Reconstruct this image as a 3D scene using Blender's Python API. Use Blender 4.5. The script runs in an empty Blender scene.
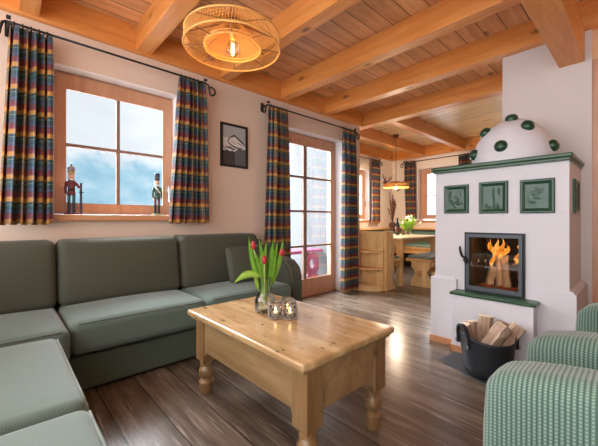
import bpy, bmesh, math, random
from mathutils import Vector, Matrix
random.seed(7)
PI = math.pi
COL = bpy.context.scene.collection
sc = bpy.context.scene

# ------------------------------------------------------------------ materials
def new_mat(name):
    m = bpy.data.materials.new(name); m.use_nodes = True
    nt = m.node_tree
    for n in list(nt.nodes): nt.nodes.remove(n)
    out = nt.nodes.new('ShaderNodeOutputMaterial')
    b = nt.nodes.new('ShaderNodeBsdfPrincipled')
    nt.links.new(b.outputs[0], out.inputs[0])
    return m, nt, b, out
def N(nt, t, **kw):
    n = nt.nodes.new(t)
    for k, v in kw.items(): setattr(n, k, v)
    return n
def M_(nt, op, a=None, b=None, c=None):
    n = nt.nodes.new('ShaderNodeMath'); n.operation = op
    for i, v in enumerate((a, b, c)):
        if v is None: continue
        if isinstance(v, (int, float)): n.inputs[i].default_value = v
        else: nt.links.new(v, n.inputs[i])
    return n.outputs[0]
def mixc(nt, fac, a, b, mode='MIX'):
    n = nt.nodes.new('ShaderNodeMix'); n.data_type = 'RGBA'; n.blend_type = mode
    for i, v in ((0, fac), (6, a), (7, b)):
        if isinstance(v, (int, float)): n.inputs[i].default_value = v
        elif isinstance(v, tuple): n.inputs[i].default_value = (*v[:3], 1)
        else: nt.links.new(v, n.inputs[i])
    return n.outputs[2]
def ramp(nt, fac, stops, interp='LINEAR'):
    n = nt.nodes.new('ShaderNodeValToRGB'); cr = n.color_ramp; cr.interpolation = interp
    while len(cr.elements) < len(stops): cr.elements.new(0.5)
    for e, (p, c) in zip(cr.elements, stops):
        e.position = p; e.color = (*c[:3], 1)
    nt.links.new(fac, n.inputs[0]); return n.outputs[0]
def coords(nt, scale=(1, 1, 1), kind='Object'):
    tc = nt.nodes.new('ShaderNodeTexCoord'); mp = nt.nodes.new('ShaderNodeMapping')
    mp.inputs['Scale'].default_value = scale
    nt.links.new(tc.outputs[kind], mp.inputs[0]); return mp.outputs[0]
def noise(nt, vec, scale, detail=3, rough=.55):
    n = nt.nodes.new('ShaderNodeTexNoise'); n.inputs['Scale'].default_value = scale
    n.inputs['Detail'].default_value = detail; n.inputs['Roughness'].default_value = rough
    nt.links.new(vec, n.inputs['Vector']); return n.outputs[0]
def bump(nt, b, h, strength=.3, dist=.01):
    n = nt.nodes.new('ShaderNodeBump'); n.inputs['Strength'].default_value = strength
    n.inputs['Distance'].default_value = dist
    nt.links.new(h, n.inputs['Height']); nt.links.new(n.outputs[0], b.inputs['Normal'])
def plain(name, c, rough=.5, metal=0, var=.12, nscale=30, bmp=0, coat=0):
    m, nt, b, o = new_mat(name)
    v = coords(nt)
    f = noise(nt, v, nscale, 3)
    nt.links.new(mixc(nt, f, tuple(x*(1-var) for x in c), tuple(min(1, x*(1+var)) for x in c)), b.inputs['Base Color'])
    b.inputs['Roughness'].default_value = rough; b.inputs['Metallic'].default_value = metal
    b.inputs['Coat Weight'].default_value = coat
    if bmp: bump(nt, b, f, bmp, .004)
    return m
def wood(name, c_dark, c_mid, c_light, axis='X', rough=.45, knots=.5, plank=None, plank_axis=None, plank_var=.25, seam=.03, seam_col=(.05, .02, .01), coat=0, scratches=0, kn_scale=3.2, spec=.5, dents=0):
    """grain along axis; optional planks of width `plank` across `plank_axis`"""
    m, nt, b, o = new_mat(name)
    tc = nt.nodes.new('ShaderNodeTexCoord'); sep = nt.nodes.new('ShaderNodeSeparateXYZ')
    nt.links.new(tc.outputs['Object'], sep.inputs[0])
    vec = tc.outputs['Object']; rnd = None; frac = None
    if plank:
        q = M_(nt, 'DIVIDE', sep.outputs[plank_axis], plank)
        fl = M_(nt, 'FLOOR', q); frac = M_(nt, 'FRACT', q)
        wn = nt.nodes.new('ShaderNodeTexWhiteNoise'); wn.noise_dimensions = '1D'
        nt.links.new(fl, wn.inputs['W']); rnd = wn.outputs['Value']
        off = nt.nodes.new('ShaderNodeCombineXYZ')
        o10 = M_(nt, 'MULTIPLY', rnd, 17.0)
        for i in range(3): nt.links.new(o10, off.inputs[i])
        va = nt.nodes.new('ShaderNodeVectorMath'); va.operation = 'ADD'
        nt.links.new(vec, va.inputs[0]); nt.links.new(off.outputs[0], va.inputs[1]); vec = va.outputs[0]
    mp = nt.nodes.new('ShaderNodeMapping')
    s = {'X': (.09, 1, 1), 'Y': (1, .09, 1), 'Z': (1, 1, .09)}[axis]
    mp.inputs['Scale'].default_value = s; nt.links.new(vec, mp.inputs[0])
    g1 = noise(nt, mp.outputs[0], 16, 4, .6); g2 = noise(nt, mp.outputs[0], 90, 2, .5)
    g = M_(nt, 'ADD', M_(nt, 'MULTIPLY', g1, .75), M_(nt, 'MULTIPLY', g2, .25))
    colr = ramp(nt, g, [(.3, c_dark), (.5, c_mid), (.68, c_light)])
    if knots:
        mk = nt.nodes.new('ShaderNodeMapping'); s2 = {'X': (.5, 1, 1), 'Y': (1, .5, 1), 'Z': (1, 1, .5)}[axis]
        mk.inputs['Scale'].default_value = s2; nt.links.new(vec, mk.inputs[0])
        vo = nt.nodes.new('ShaderNodeTexVoronoi'); vo.inputs['Scale'].default_value = kn_scale
        nt.links.new(mk.outputs[0], vo.inputs['Vector'])
        kf = ramp(nt, vo.outputs['Distance'], [(.06, (1, 1, 1)), (.15, (0, 0, 0))])
        colr = mixc(nt, M_(nt, 'MULTIPLY', kf, knots), colr, tuple(x*.28 for x in c_dark))
    if dents:
        md = nt.nodes.new('ShaderNodeMapping'); sd = {'X': (.45, 1, 1), 'Y': (1, .45, 1), 'Z': (1, 1, .45)}[axis]
        md.inputs['Scale'].default_value = sd; nt.links.new(vec, md.inputs[0])
        vd = nt.nodes.new('ShaderNodeTexVoronoi'); vd.inputs['Scale'].default_value = 26; nt.links.new(md.outputs[0], vd.inputs['Vector'])
        df = ramp(nt, vd.outputs['Distance'], [(.10, (1, 1, 1)), (.19, (0, 0, 0))])
        dm = ramp(nt, noise(nt, tc.outputs['Object'], 7, 2), [(.46, (0, 0, 0)), (.56, (1, 1, 1))])
        colr = mixc(nt, M_(nt, 'MULTIPLY', M_(nt, 'MULTIPLY', df, dm), dents), colr, tuple(x*.25 for x in c_dark))
        worn = ramp(nt, noise(nt, md.outputs[0], 9, 4, .65), [(.50, (0, 0, 0)), (.70, (1, 1, 1))])
        colr = mixc(nt, M_(nt, 'MULTIPLY', worn, .45), colr, tuple(min(1, x*1.25) for x in c_light))
    if scratches:
        mps = nt.nodes.new('ShaderNodeMapping')
        s3 = {'X': (.05, 1, 1), 'Y': (1, .05, 1), 'Z': (1, 1, .05)}[axis]
        mps.inputs['Scale'].default_value = s3; nt.links.new(vec, mps.inputs[0])
        sf = ramp(nt, noise(nt, mps.outputs[0], 55, 2), [(.58, (0, 0, 0)), (.72, (1, 1, 1))])
        mask = ramp(nt, noise(nt, tc.outputs['Object'], 2.2, 3), [(.42, (0, 0, 0)), (.62, (1, 1, 1))])
        colr = mixc(nt, M_(nt, 'MULTIPLY', M_(nt, 'MULTIPLY', sf, mask), scratches), colr, (.42, .33, .27))
    if plank:
        br = M_(nt, 'ADD', 1-plank_var*.5, M_(nt, 'MULTIPLY', rnd, plank_var))
        cb = nt.nodes.new('ShaderNodeCombineXYZ')
        for i in range(3): nt.links.new(br, cb.inputs[i])
        colr = mixc(nt, 1.0, colr, cb.outputs[0], 'MULTIPLY')
        e = M_(nt, 'MINIMUM', frac, M_(nt, 'SUBTRACT', 1.0, frac))
        sf = M_(nt, 'LESS_THAN', e, seam)
        colr = mixc(nt, sf, colr, seam_col)
        bump(nt, b, M_(nt, 'SUBTRACT', M_(nt, 'MULTIPLY', g, .15), sf), .35, .004)
    else:
        bump(nt, b, g, .12, .003)
    nt.links.new(colr, b.inputs['Base Color'])
    b.inputs['Roughness'].default_value = rough; b.inputs['Coat Weight'].default_value = coat
    b.inputs['Specular IOR Level'].default_value = spec
    return m
def fabric(name, c, c2=None, scale=260, rough=.9, sheen=.25, bmp=.25):
    m, nt, b, o = new_mat(name)
    v = coords(nt); c2 = c2 or tuple(x*1.35 for x in c)
    w = N(nt, 'ShaderNodeTexWave'); w.inputs['Scale'].default_value = scale*.32; w.inputs['Distortion'].default_value = 2.5; w.inputs['Detail'].default_value = 2
    w.bands_direction = 'DIAGONAL'
    nt.links.new(v, w.inputs['Vector'])
    f = M_(nt, 'ADD', M_(nt, 'MULTIPLY', noise(nt, v, scale, 2), .6), M_(nt, 'MULTIPLY', w.outputs['Fac'], .4))
    nt.links.new(mixc(nt, f, c, c2), b.inputs['Base Color'])
    b.inputs['Roughness'].default_value = rough
    b.inputs['Sheen Weight'].default_value = sheen; b.inputs['Sheen Roughness'].default_value = .4
    bump(nt, b, f, bmp, .002)
    return m
def emis(name, c, s, c2=None, lo=0, hi=1):
    m, nt, b, o = new_mat(name); nt.nodes.remove(b)
    e = nt.nodes.new('ShaderNodeEmission'); e.inputs[1].default_value = s
    v = coords(nt); f = noise(nt, v, 14, 2)
    nt.links.new(mixc(nt, f, c, c2 or c), e.inputs[0])
    nt.links.new(e.outputs[0], o.inputs[0]); return m
def thin_glass(name, tint=(1, 1, 1), refl=1.0, rough=.0):
    m, nt, b, o = new_mat(name); nt.nodes.remove(b)
    t = nt.nodes.new('ShaderNodeBsdfTransparent'); t.inputs[0].default_value = (*tint, 1)
    g = nt.nodes.new('ShaderNodeBsdfGlossy'); g.inputs['Roughness'].default_value = rough
    fr = nt.nodes.new('ShaderNodeFresnel'); fr.inputs[0].default_value = 1.45
    mx = nt.nodes.new('ShaderNodeMixShader')
    nt.links.new(M_(nt, 'MULTIPLY', fr.outputs[0], refl), mx.inputs[0])
    nt.links.new(t.outputs[0], mx.inputs[1]); nt.links.new(g.outputs[0], mx.inputs[2])
    nt.links.new(mx.outputs[0], o.inputs[0]); return m

def plaster(name, c, bs=.35, scale=28):
    m, nt, b, o = new_mat(name)
    v = coords(nt); f = noise(nt, v, scale, 4, .6); f2 = noise(nt, v, 2.0, 3)
    nt.links.new(mixc(nt, f2, tuple(x*.95 for x in c), tuple(min(1, x*1.04) for x in c)), b.inputs['Base Color'])
    b.inputs['Roughness'].default_value = .85; bump(nt, b, f, bs, .006); return m

MAT = {}
MAT['wall'] = plaster('wall_plaster', (.665, .515, .41), .15, 40)
MAT['lit_reveal_plaster'] = plaster('lit_reveal_plaster', (.80, .78, .79), .15, 40)  # white stands in for snow light falling on the window reveals
MAT['nook_wall_lit'] = plaster('nook_plaster_lit', (.84, .72, .61), .15, 40)  # wall plaster made paler, the nook's daylight painted into it
MAT['stove'] = plaster('stove_plaster', (.635, .605, .63), .5, 22)
MAT['chimney'] = plaster('chimney_plaster_shaded', (.60, .53, .50), .3, 22)  # darker plaster, the weaker light on this wall put into the colour
MAT['floor'] = wood('floor_planks', (.062, .041, .028), (.118, .084, .061), (.205, .155, .120), 'X', .24, .55, .205, 'Y', .30, .010, (.02, .008, .005), scratches=.8, kn_scale=2.6)
MAT['ceil'] = wood('ceiling_boards_lengthwise', (.50, .215, .08), (.67, .33, .145), (.78, .44, .22), 'Y', .4, .85, .157, 'X', .22, .022, (.10, .04, .015), kn_scale=4.2)
MAT['ceil_x'] = wood('ceiling_boards_crosswise_lit', (.60, .37, .17), (.76, .50, .25), (.84, .60, .33), 'X', .4, .6, .13, 'Y', .2, .022, (.3, .13, .05))  # boards lightened to put the nook's window light into the colour
MAT['beam'] = wood('pine_beam_X', (.55, .185, .036), (.66, .25, .060), (.72, .33, .10), 'X', .4, .85, kn_scale=5)
MAT['beam_y'] = wood('pine_beam_Y', (.55, .185, .036), (.66, .25, .060), (.72, .33, .10), 'Y', .4, .85, kn_scale=5)
MAT['frame'] = wood('window_wood_z', (.44, .21, .115), (.53, .275, .165), (.60, .33, .205), 'Z', .4, 0)
MAT['muntin'] = plain('muntin_backlit_brown', (.27, .165, .12), .45)  # window wood darkened, its backlit shade painted into the colour
MAT['sill'] = wood('window_sill_wood', (.44, .18, .075), (.52, .24, .11), (.58, .30, .15), 'Y', .35, 0)
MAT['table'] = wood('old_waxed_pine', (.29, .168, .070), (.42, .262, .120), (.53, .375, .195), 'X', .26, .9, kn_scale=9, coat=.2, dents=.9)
MAT['table_z'] = wood('old_waxed_pine_shaded_legs', (.16, .080, .030), (.235, .130, .053), (.31, .19, .085), 'Z', .32, .7, kn_scale=8, coat=.12)  # darker copy of the table pine, shade on the legs painted in
MAT['table_x'] = wood('old_waxed_pine_shaded_apron', (.21, .118, .050), (.29, .175, .078), (.37, .24, .118), 'X', .38, .85, kn_scale=7, coat=.1)  # table pine darkened for the shaded sides below the top
MAT['nook'] = wood('nook_pine', (.58, .31, .115), (.73, .44, .185), (.82, .54, .25), 'Z', .38, .8, kn_scale=6)
MAT['nook_y'] = wood('nook_pine_lengthwise', (.54, .25, .075), (.66, .34, .115), (.74, .43, .16), 'Y', .36, .3, kn_scale=6)
MAT['nook_top'] = wood('nook_table_top', (.62, .42, .22), (.72, .52, .30), (.80, .62, .40), 'Y', .28, .3, kn_scale=6)
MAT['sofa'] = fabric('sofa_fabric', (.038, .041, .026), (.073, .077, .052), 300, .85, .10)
MAT['sofa_seat'] = fabric('sofa_fabric_lit_seat', (.062, .098, .078), (.125, .175, .145), 300, .85, .3)  # paler copy of the sofa fabric, bluish daylight on the seats painted in
MAT['sofa_base'] = fabric('sofa_fabric_lit_base', (.046, .068, .046), (.090, .120, .086), 300, .85, .15)  # sofa fabric lightened, light on the base front put into the colour
MAT['pipe'] = fabric('sofa_piping', (.10, .125, .105), (.15, .18, .155), 300)
MAT['black'] = plain('black_iron', (.012, .011, .011), .45, .3)
MAT['leather'] = plain('black_bucket', (.016, .018, .022), .5, 0, .25, 40, .2)
MAT['darkgrey'] = plain('stove_door_grey', (.075, .085, .10), .45, .3)
MAT['slate'] = plain('slate', (.035, .037, .042), .5, 0, .3, 20, .2)
MAT['silver'] = plain('silver_metal', (.75, .72, .68), .25, .9)
MAT['lattice'] = plain('grey_glass_lattice', (.34, .29, .26), .35, .2, .3, 60)
MAT['firebrick'] = plain('fire_brick', (.045, .033, .026), .9, 0, .3, 12, .3)
MAT['split'] = wood('split_log', (.14, .080, .050), (.34, .22, .145), (.60, .46, .33), 'X', .8, 0)
MAT['log_end'] = plain('log_end', (.78, .63, .46), .8, 0, .15, 60)
MAT['bark'] = plain('bark', (.10, .055, .035), .9, 0, .4, 40, .5)
MAT['burnlog'] = wood('burning_log', (.30, .18, .10), (.46, .31, .19), (.60, .44, .29), 'Z', .8, .1)
MAT['glass'] = thin_glass('window_glass', (.97, .985, .99), .3)
MAT['stove_glass'] = thin_glass('stove_glass', (.93, .90, .86), 2.0, .02)
MAT['snow'] = plain('snow', (.42, .45, .48), .8, 0, .04, 3, .2)
MAT['render'] = plaster('grey_exterior_render', (.135, .15, .16), .0, 14)
MAT['purple'] = plain('burgundy_paint', (.26, .05, .13), .5)
MAT['red'] = plain('tulip_red', (.36, .010, .022), .45)
MAT['leaf'] = plain('tulip_leaf', (.20, .42, .035), .4, 0, .35, 25)
MAT['leaf_pale'] = plain('pale_leaf', (.42, .62, .10), .4, 0, .3, 25)
MAT['flower_white'] = plain('white_flower', (.80, .86, .62), .5)
MAT['stem'] = plain('tulip_stem', (.30, .34, .10), .5, 0, .2, 25)
MAT['rattan'] = plain('rattan', (.62, .30, .075), .5, 0, .15, 40)
MAT['rattan_dark'] = plain('rattan_dark', (.20, .09, .035), .5)
MAT['bottle'] = plain('dark_bottle', (.012, .014, .012), .15)
MAT['label'] = plain('bottle_label', (.10, .02, .02), .6)
MAT['brown'] = plain('dried_twig', (.16, .065, .045), .9, 0, .3)
MAT['cork'] = plain('brown_pot', (.30, .13, .05), .6)
MAT['wax'] = plain('candle_wax', (.9, .84, .74), .6)
MAT['white'] = plain('white_paint', (.82, .80, .78), .5)
MAT['skin'] = plain('painted_skin', (.75, .48, .36), .5)
MAT['coat_red'] = plain('burgundy_coat', (.15, .018, .03), .5)
MAT['coat_green'] = plain('green_coat', (.05, .12, .10), .5)
MAT['navy'] = plain('navy_paint', (.03, .04, .075), .5)
MAT['gold'] = plain('gold_paint', (.62, .40, .12), .35, .6)
MAT['teal'] = plain('teal_paint', (.04, .18, .20), .5)
MAT['base_green'] = plain('green_base', (.25, .38, .26), .5)
MAT['hat_grey'] = plain('hat_grey', (.30, .28, .31), .5)
MAT['cushion'] = fabric('green_seat_pad', (.13, .17, .14), (.20, .24, .20), 200)
MAT['bench_green'] = fabric('green_bench_upholstery', (.12, .20, .15), (.17, .26, .20), 200)
MAT['door_dark'] = wood('dark_cabinet', (.24, .085, .02), (.34, .13, .03), (.42, .18, .05), 'Z', .4, .2)
MAT['corridor'] = plaster('corridor_plaster', (.72, .50, .36), .15, 40)
MAT['poster_sky'] = plain('poster_sky', (.36, .37, .37), .6)
MAT['poster_dark'] = plain('poster_dark', (.045, .038, .038), .6)
MAT['poster_grey'] = plain('poster_grey', (.10, .105, .105), .6)
MAT['poster_snow'] = plain('poster_snow', (.62, .58, .56), .6)
MAT['bulb'] = emis('bulb_filament', (1, .62, .26), 7)
MAT['bulb_glass'] = thin_glass('bulb_glass', (1, .93, .80), .8)
MAT['tealight'] = emis('tealight_flame', (1, .55, .20), 14)

def glaze(name, c):
    m, nt, b, o = new_mat(name)
    v = coords(nt); f = noise(nt, v, 16, 3)
    nt.links.new(mixc(nt, f, tuple(x*.6 for x in c), tuple(x*1.5 for x in c)), b.inputs['Base Color'])
    b.inputs['Roughness'].default_value = .3; b.inputs['Coat Weight'].default_value = .12; b.inputs['Specular IOR Level'].default_value = .35
    b.inputs['Coat Roughness'].default_value = .08
    bump(nt, b, f, .12, .004); return m
MAT['glaze'] = glaze('green_glaze', (.014, .050, .024))
MAT['glaze_light'] = glaze('green_relief_glaze', (.030, .075, .045))
MAT['glaze_ledge'] = glaze('green_ledge_glaze', (.022, .066, .026))

def ribbed(name):
    m, nt, b, o = new_mat(name)
    tc = nt.nodes.new('ShaderNodeTexCoord'); sep = nt.nodes.new('ShaderNodeSeparateXYZ')
    nt.links.new(tc.outputs['Object'], sep.inputs[0])
    # ribs run up the side and over the top: stripes across X with small dashes along the rib
    fx = M_(nt, 'ABSOLUTE', M_(nt, 'SINE', M_(nt, 'MULTIPLY', sep.outputs['X'], PI/.0108)))
    rib = M_(nt, 'POWER', fx, .8)
    al = M_(nt, 'ADD', sep.outputs['Z'], sep.outputs['Y'])
    fz = M_(nt, 'SINE', M_(nt, 'MULTIPLY', al, 2*PI/.009))
    dash = M_(nt, 'MULTIPLY', M_(nt, 'GREATER_THAN', fz, .1), M_(nt, 'GREATER_THAN', fx, .75))
    c = mixc(nt, rib, (.028, .066, .050), (.112, .190, .142))
    c = mixc(nt, M_(nt, 'MULTIPLY', dash, .75), c, (.27, .35, .28))
    nt.links.new(c, b.inputs['Base Color'])
    b.inputs['Roughness'].default_value = .9; b.inputs['Sheen Weight'].default_value = .3
    bump(nt, b, rib, .5, .004); return m
MAT['ribbed'] = ribbed('ribbed_green_chenille')

def plaid():
    m, nt, b, o = new_mat('plaid_curtain')
    uv = nt.nodes.new('ShaderNodeUVMap'); sep = nt.nodes.new('ShaderNodeSeparateXYZ')
    nt.links.new(uv.outputs[0], sep.inputs[0])
    seq = [(0, (.70, .33, .035)), (.18, (.36, .08, .015)), (.22, (.22, .008, .010)), (.43, (.08, .012, .022)), (.47, (.06, .085, .14)), (.62, (.022, .038, .07)), (.68, (.003, .085, .090)), (.82, (.34, .30, .18)), (.845, (.003, .060, .062)), (.97, (.42, .24, .04))]
    seqx = [(0, (.40, .22, .06)), (.08, (.12, .014, .02)), (.26, (.012, .020, .045)), (.44, (.16, .28, .42)), (.48, (.004, .055, .06)), (.72, (.10, .018, .022)), (.82, (.010, .014, .032)), (.95, (.26, .20, .10))]
    wv = ramp(nt, M_(nt, 'FRACT', M_(nt, 'DIVIDE', sep.outputs['Y'], .146)), seq, 'CONSTANT')
    wu = ramp(nt, M_(nt, 'FRACT', M_(nt, 'DIVIDE', sep.outputs['X'], .19)), seqx, 'CONSTANT')
    c = mixc(nt, .38, wv, wu)
    c = mixc(nt, 1.0, c, (.86, .84, .84), 'MULTIPLY')
    nt.links.new(c, b.inputs['Base Color'])
    b.inputs['Roughness'].default_value = .75; b.inputs['Sheen Weight'].default_value = .15
    # the cloth lets a little daylight through
    out = o; tr = nt.nodes.new('ShaderNodeBsdfTranslucent'); mx = nt.nodes.new('ShaderNodeMixShader'); mx.inputs[0].default_value = .10
    nt.links.new(c, tr.inputs[0]); nt.links.new(b.outputs[0], mx.inputs[1]); nt.links.new(tr.outputs[0], mx.inputs[2])
    nt.links.new(mx.outputs[0], out.inputs[0])
    return m
MAT['plaid'] = plaid()

def mountain_mat():
    m, nt, b, o = new_mat('hazy_snow_mountain')
    tc = nt.nodes.new('ShaderNodeTexCoord'); sep = nt.nodes.new('ShaderNodeSeparateXYZ'); nt.links.new(tc.outputs['Object'], sep.inputs[0])
    v = coords(nt); f = noise(nt, v, .22, 6, .62); f2 = noise(nt, v, .9, 5, .7)
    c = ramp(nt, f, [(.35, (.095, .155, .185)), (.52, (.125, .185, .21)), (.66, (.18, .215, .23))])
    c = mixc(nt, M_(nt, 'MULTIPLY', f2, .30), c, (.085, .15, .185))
    # upper slope fades to pale grey, fog haze painted into the colour
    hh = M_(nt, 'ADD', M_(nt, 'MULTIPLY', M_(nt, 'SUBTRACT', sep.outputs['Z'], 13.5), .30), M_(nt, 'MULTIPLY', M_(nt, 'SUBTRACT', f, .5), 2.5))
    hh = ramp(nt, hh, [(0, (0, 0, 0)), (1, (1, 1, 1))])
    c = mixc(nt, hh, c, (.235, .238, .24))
    nt.links.new(c, b.inputs['Base Color']); b.inputs['Roughness'].default_value = 1; b.inputs['Specular IOR Level'].default_value = 0
    return m
MAT['mountain'] = mountain_mat()

def flame_mat():
    m, nt, b, o = new_mat('flame'); nt.nodes.remove(b)
    tc = nt.nodes.new('ShaderNodeTexCoord'); mp = nt.nodes.new('ShaderNodeMapping'); mp.inputs['Scale'].default_value = (1, 1, .35)
    nt.links.new(tc.outputs['Object'], mp.inputs[0])
    f = noise(nt, mp.outputs[0], 34, 4, .65)
    c = ramp(nt, f, [(.34, (.75, .09, .004)), (.5, (1, .28, .02)), (.64, (1, .62, .14))])
    e = nt.nodes.new('ShaderNodeEmission'); e.inputs[1].default_value = .95
    nt.links.new(c, e.inputs[0])
    t = nt.nodes.new('ShaderNodeBsdfTransparent'); mx = nt.nodes.new('ShaderNodeMixShader')
    a = ramp(nt, f, [(.42, (0, 0, 0)), (.54, (1, 1, 1))])
    nt.links.new(a, mx.inputs[0]); nt.links.new(t.outputs[0], mx.inputs[1]); nt.links.new(e.outputs[0], mx.inputs[2])
    nt.links.new(mx.outputs[0], o.inputs[0]); return m
MAT['flame'] = flame_mat()

# ------------------------------------------------------------------ mesh helpers
def bm_new(): return bmesh.new()
def add_box(bm, x0, x1, y0, y1, z0, z1, bev=0):
    t = bmesh.new()
    bmesh.ops.create_cube(t, size=1)
    for v in t.verts:
        v.co = Vector((x0+(v.co.x+.5)*(x1-x0), y0+(v.co.y+.5)*(y1-y0), z0+(v.co.z+.5)*(z1-z0)))
    if bev: bmesh.ops.bevel(t, geom=list(t.edges), offset=bev, segments=2, affect='EDGES', profile=.5)
    merge(bm, t); return bm
def merge(bm, t, mat=None):
    if mat is not None: bmesh.ops.transform(t, matrix=mat, verts=t.verts)
    me = bpy.data.meshes.new('tmp'); t.to_mesh(me); t.free(); bm.from_mesh(me); bpy.data.meshes.remove(me)
def box(*a, bev=0):
    return add_box(bmesh.new(), *a, bev=bev)
def axis_list(a, b, r, nc, nm):
    L = b-a; r = min(r, L*.4999)
    ls = [a+r*(1-math.cos(i/nc*PI/2)) if False else a+r*i/nc for i in range(nc+1)]
    ms = [a+r+(L-2*r)*i/nm for i in range(1, nm)]
    rs = [b-r+r*i/nc for i in range(nc+1)]
    return ls+ms+rs
def rbox(x0, x1, y0, y1, z0, z1, r=.03, nc=4, nm=6):
    bm = bmesh.new()
    A = [axis_list(x0, x1, r, nc, nm), axis_list(y0, y1, r, nc, nm), axis_list(z0, z1, r, nc, nm)]
    lo = (x0, y0, z0); hi = (x1, y1, z1); V = {}
    def vert(i, j, k):
        key = (i, j, k)
        if key in V: return V[key]
        p = Vector((A[0][i], A[1][j], A[2][k]))
        c = Vector([min(max(p[d], lo[d]+min(r, (hi[d]-lo[d])*.4999)), hi[d]-min(r, (hi[d]-lo[d])*.4999)) for d in range(3)])
        v = p-c
        if v.length > 1e-9:
            rr = r
            p = c+v.normalized()*min(rr, r)
        V[key] = bm.verts.new(p); return V[key]
    n = [len(a)-1 for a in A]
    for d in range(3):
        u, w = (d+1) % 3, (d+2) % 3
        for side in (0, n[d]):
            for i in range(n[u]):
                for j in range(n[w]):
                    q = []
                    for (a, b_) in ((i, j), (i+1, j), (i+1, j+1), (i, j+1)):
                        idx = [0, 0, 0]; idx[d] = side; idx[u] = a; idx[w] = b_
                        q.append(vert(*idx))
                    if side == 0: q.reverse()
                    bm.faces.new(q)
    return bm
def cushion(x0, x1, y0, y1, z0, z1, r=.05, puff=.02, axis='z', nc=4, nm=8):
    bm = rbox(x0, x1, y0, y1, z0, z1, r, nc, nm)
    cx, cy, cz = (x0+x1)/2, (y0+y1)/2, (z0+z1)/2
    for v in bm.verts:
        u = [(v.co.x-cx)/((x1-x0)/2), (v.co.y-cy)/((y1-y0)/2), (v.co.z-cz)/((z1-z0)/2)]
        if axis == 'z':
            v.co.z += puff*(1-u[0]**2)*(1-u[1]**2)*(1 if u[2] > 0 else .0)
        elif axis == 'x':
            v.co.x += puff*(1-u[1]**2)*(1-u[2]**2)*(1 if u[0] > 0 else 0)
        elif axis == 'all':
            k = (1-u[0]**2)*(1-u[2]**2)
            v.co.y = cy+(v.co.y-cy)*(.35+.65*max(0, k)**.5)
    return bm
def tube(path, r, seg=8, cap=True, closed=False):
    bm = bmesh.new(); P = [Vector(p) for p in path]; n = len(P)
    rs = r if isinstance(r, (list, tuple)) else [r]*n
    rings = []; prev = None
    for i, p in enumerate(P):
        if closed: t = (P[(i+1) % n]-P[i-1])
        else: t = (P[min(i+1, n-1)]-P[max(i-1, 0)])
        t.normalize()
        if prev is None:
            up = Vector((0, 0, 1)) if abs(t.z) < .9 else Vector((1, 0, 0))
            a = t.cross(up).normalized()
        else:
            a = (prev-t*prev.dot(t)).normalized()
        prev = a; b = t.cross(a)
        rings.append([bm.verts.new(p+(a*math.cos(k*2*PI/seg)+b*math.sin(k*2*PI/seg))*rs[i]) for k in range(seg)])
    m = n if closed else n-1
    for i in range(m):
        A, B = rings[i], rings[(i+1) % n]
        for k in range(seg): bm.faces.new((A[k], A[(k+1) % seg], B[(k+1) % seg], B[k]))
    if cap and not closed:
        bm.faces.new(list(reversed(rings[0]))); bm.faces.new(rings[-1])
    bmesh.ops.recalc_face_normals(bm, faces=bm.faces)
    return bm
def lathe(profile, seg=24, c=(0, 0, 0)):
    bm = bmesh.new(); rings = []
    for (r, z) in profile:
        if r < 1e-6: rings.append([bm.verts.new((c[0], c[1], c[2]+z))])
        else: rings.append([bm.verts.new((c[0]+r*math.cos(k*2*PI/seg), c[1]+r*math.sin(k*2*PI/seg), c[2]+z)) for k in range(seg)])
    for A, B in zip(rings, rings[1:]):
        for k in range(seg):
            k2 = (k+1) % seg
            if len(A) == 1 and len(B) == 1: continue
            if len(A) == 1: bm.faces.new((A[0], B[k2], B[k]))
            elif len(B) == 1: bm.faces.new((A[k], A[k2], B[0]))
            else: bm.faces.new((A[k], A[k2], B[k2], B[k]))
    bmesh.ops.recalc_face_normals(bm, faces=bm.faces)
    return bm
def prism(poly, axis, a, b, bev=0):
    """poly of 2-D points in the two other axes (cyclic order), extruded from a to b along axis"""
    bm = bmesh.new()
    def pt(u, w, t): return {'x': (t, u, w), 'y': (u, t, w), 'z': (u, w, t)}[axis]
    A = [bm.verts.new(pt(u, w, a)) for u, w in poly]; B = [bm.verts.new(pt(u, w, b)) for u, w in poly]
    n = len(poly)
    bm.faces.new(A); bm.faces.new(list(reversed(B)))
    for i in range(n): bm.faces.new((A[i], B[i], B[(i+1) % n], A[(i+1) % n]))
    bmesh.ops.recalc_face_normals(bm, faces=bm.faces)
    if bev: bmesh.ops.bevel(bm, geom=list(bm.edges), offset=bev, segments=2, affect='EDGES')
    return bm
def sheet_holes(axis, pos, thick, u0, u1, v0, v1, holes):
    """slab with rectangular openings. axis 'x': u=y v=z, thickness from pos to pos+thick along x; axis 'y': u=x"""
    us = sorted({u0, u1, *[h[0] for h in holes], *[h[1] for h in holes]})
    vs = sorted({v0, v1, *[h[2] for h in holes], *[h[3] for h in holes]})
    bm = bmesh.new(); V = {}
    def vt(u, v):
        if (u, v) not in V: V[(u, v)] = bm.verts.new((pos, u, v) if axis == 'x' else (u, pos, v))
        return V[(u, v)]
    for i in range(len(us)-1):
        for j in range(len(vs)-1):
            cu, cv = (us[i]+us[i+1])/2, (vs[j]+vs[j+1])/2
            if any(h[0] < cu < h[1] and h[2] < cv < h[3] for h in holes): continue
            bm.faces.new((vt(us[i], vs[j]), vt(us[i+1], vs[j]), vt(us[i+1], vs[j+1]), vt(us[i], vs[j+1])))
    r = bmesh.ops.extrude_face_region(bm, geom=list(bm.faces))
    d = Vector((thick, 0, 0)) if axis == 'x' else Vector((0, thick, 0))
    for e in r['geom']:
        if isinstance(e, bmesh.types.BMVert): e.co += d
    bmesh.ops.recalc_face_normals(bm, faces=bm.faces)
    return bm
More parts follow.
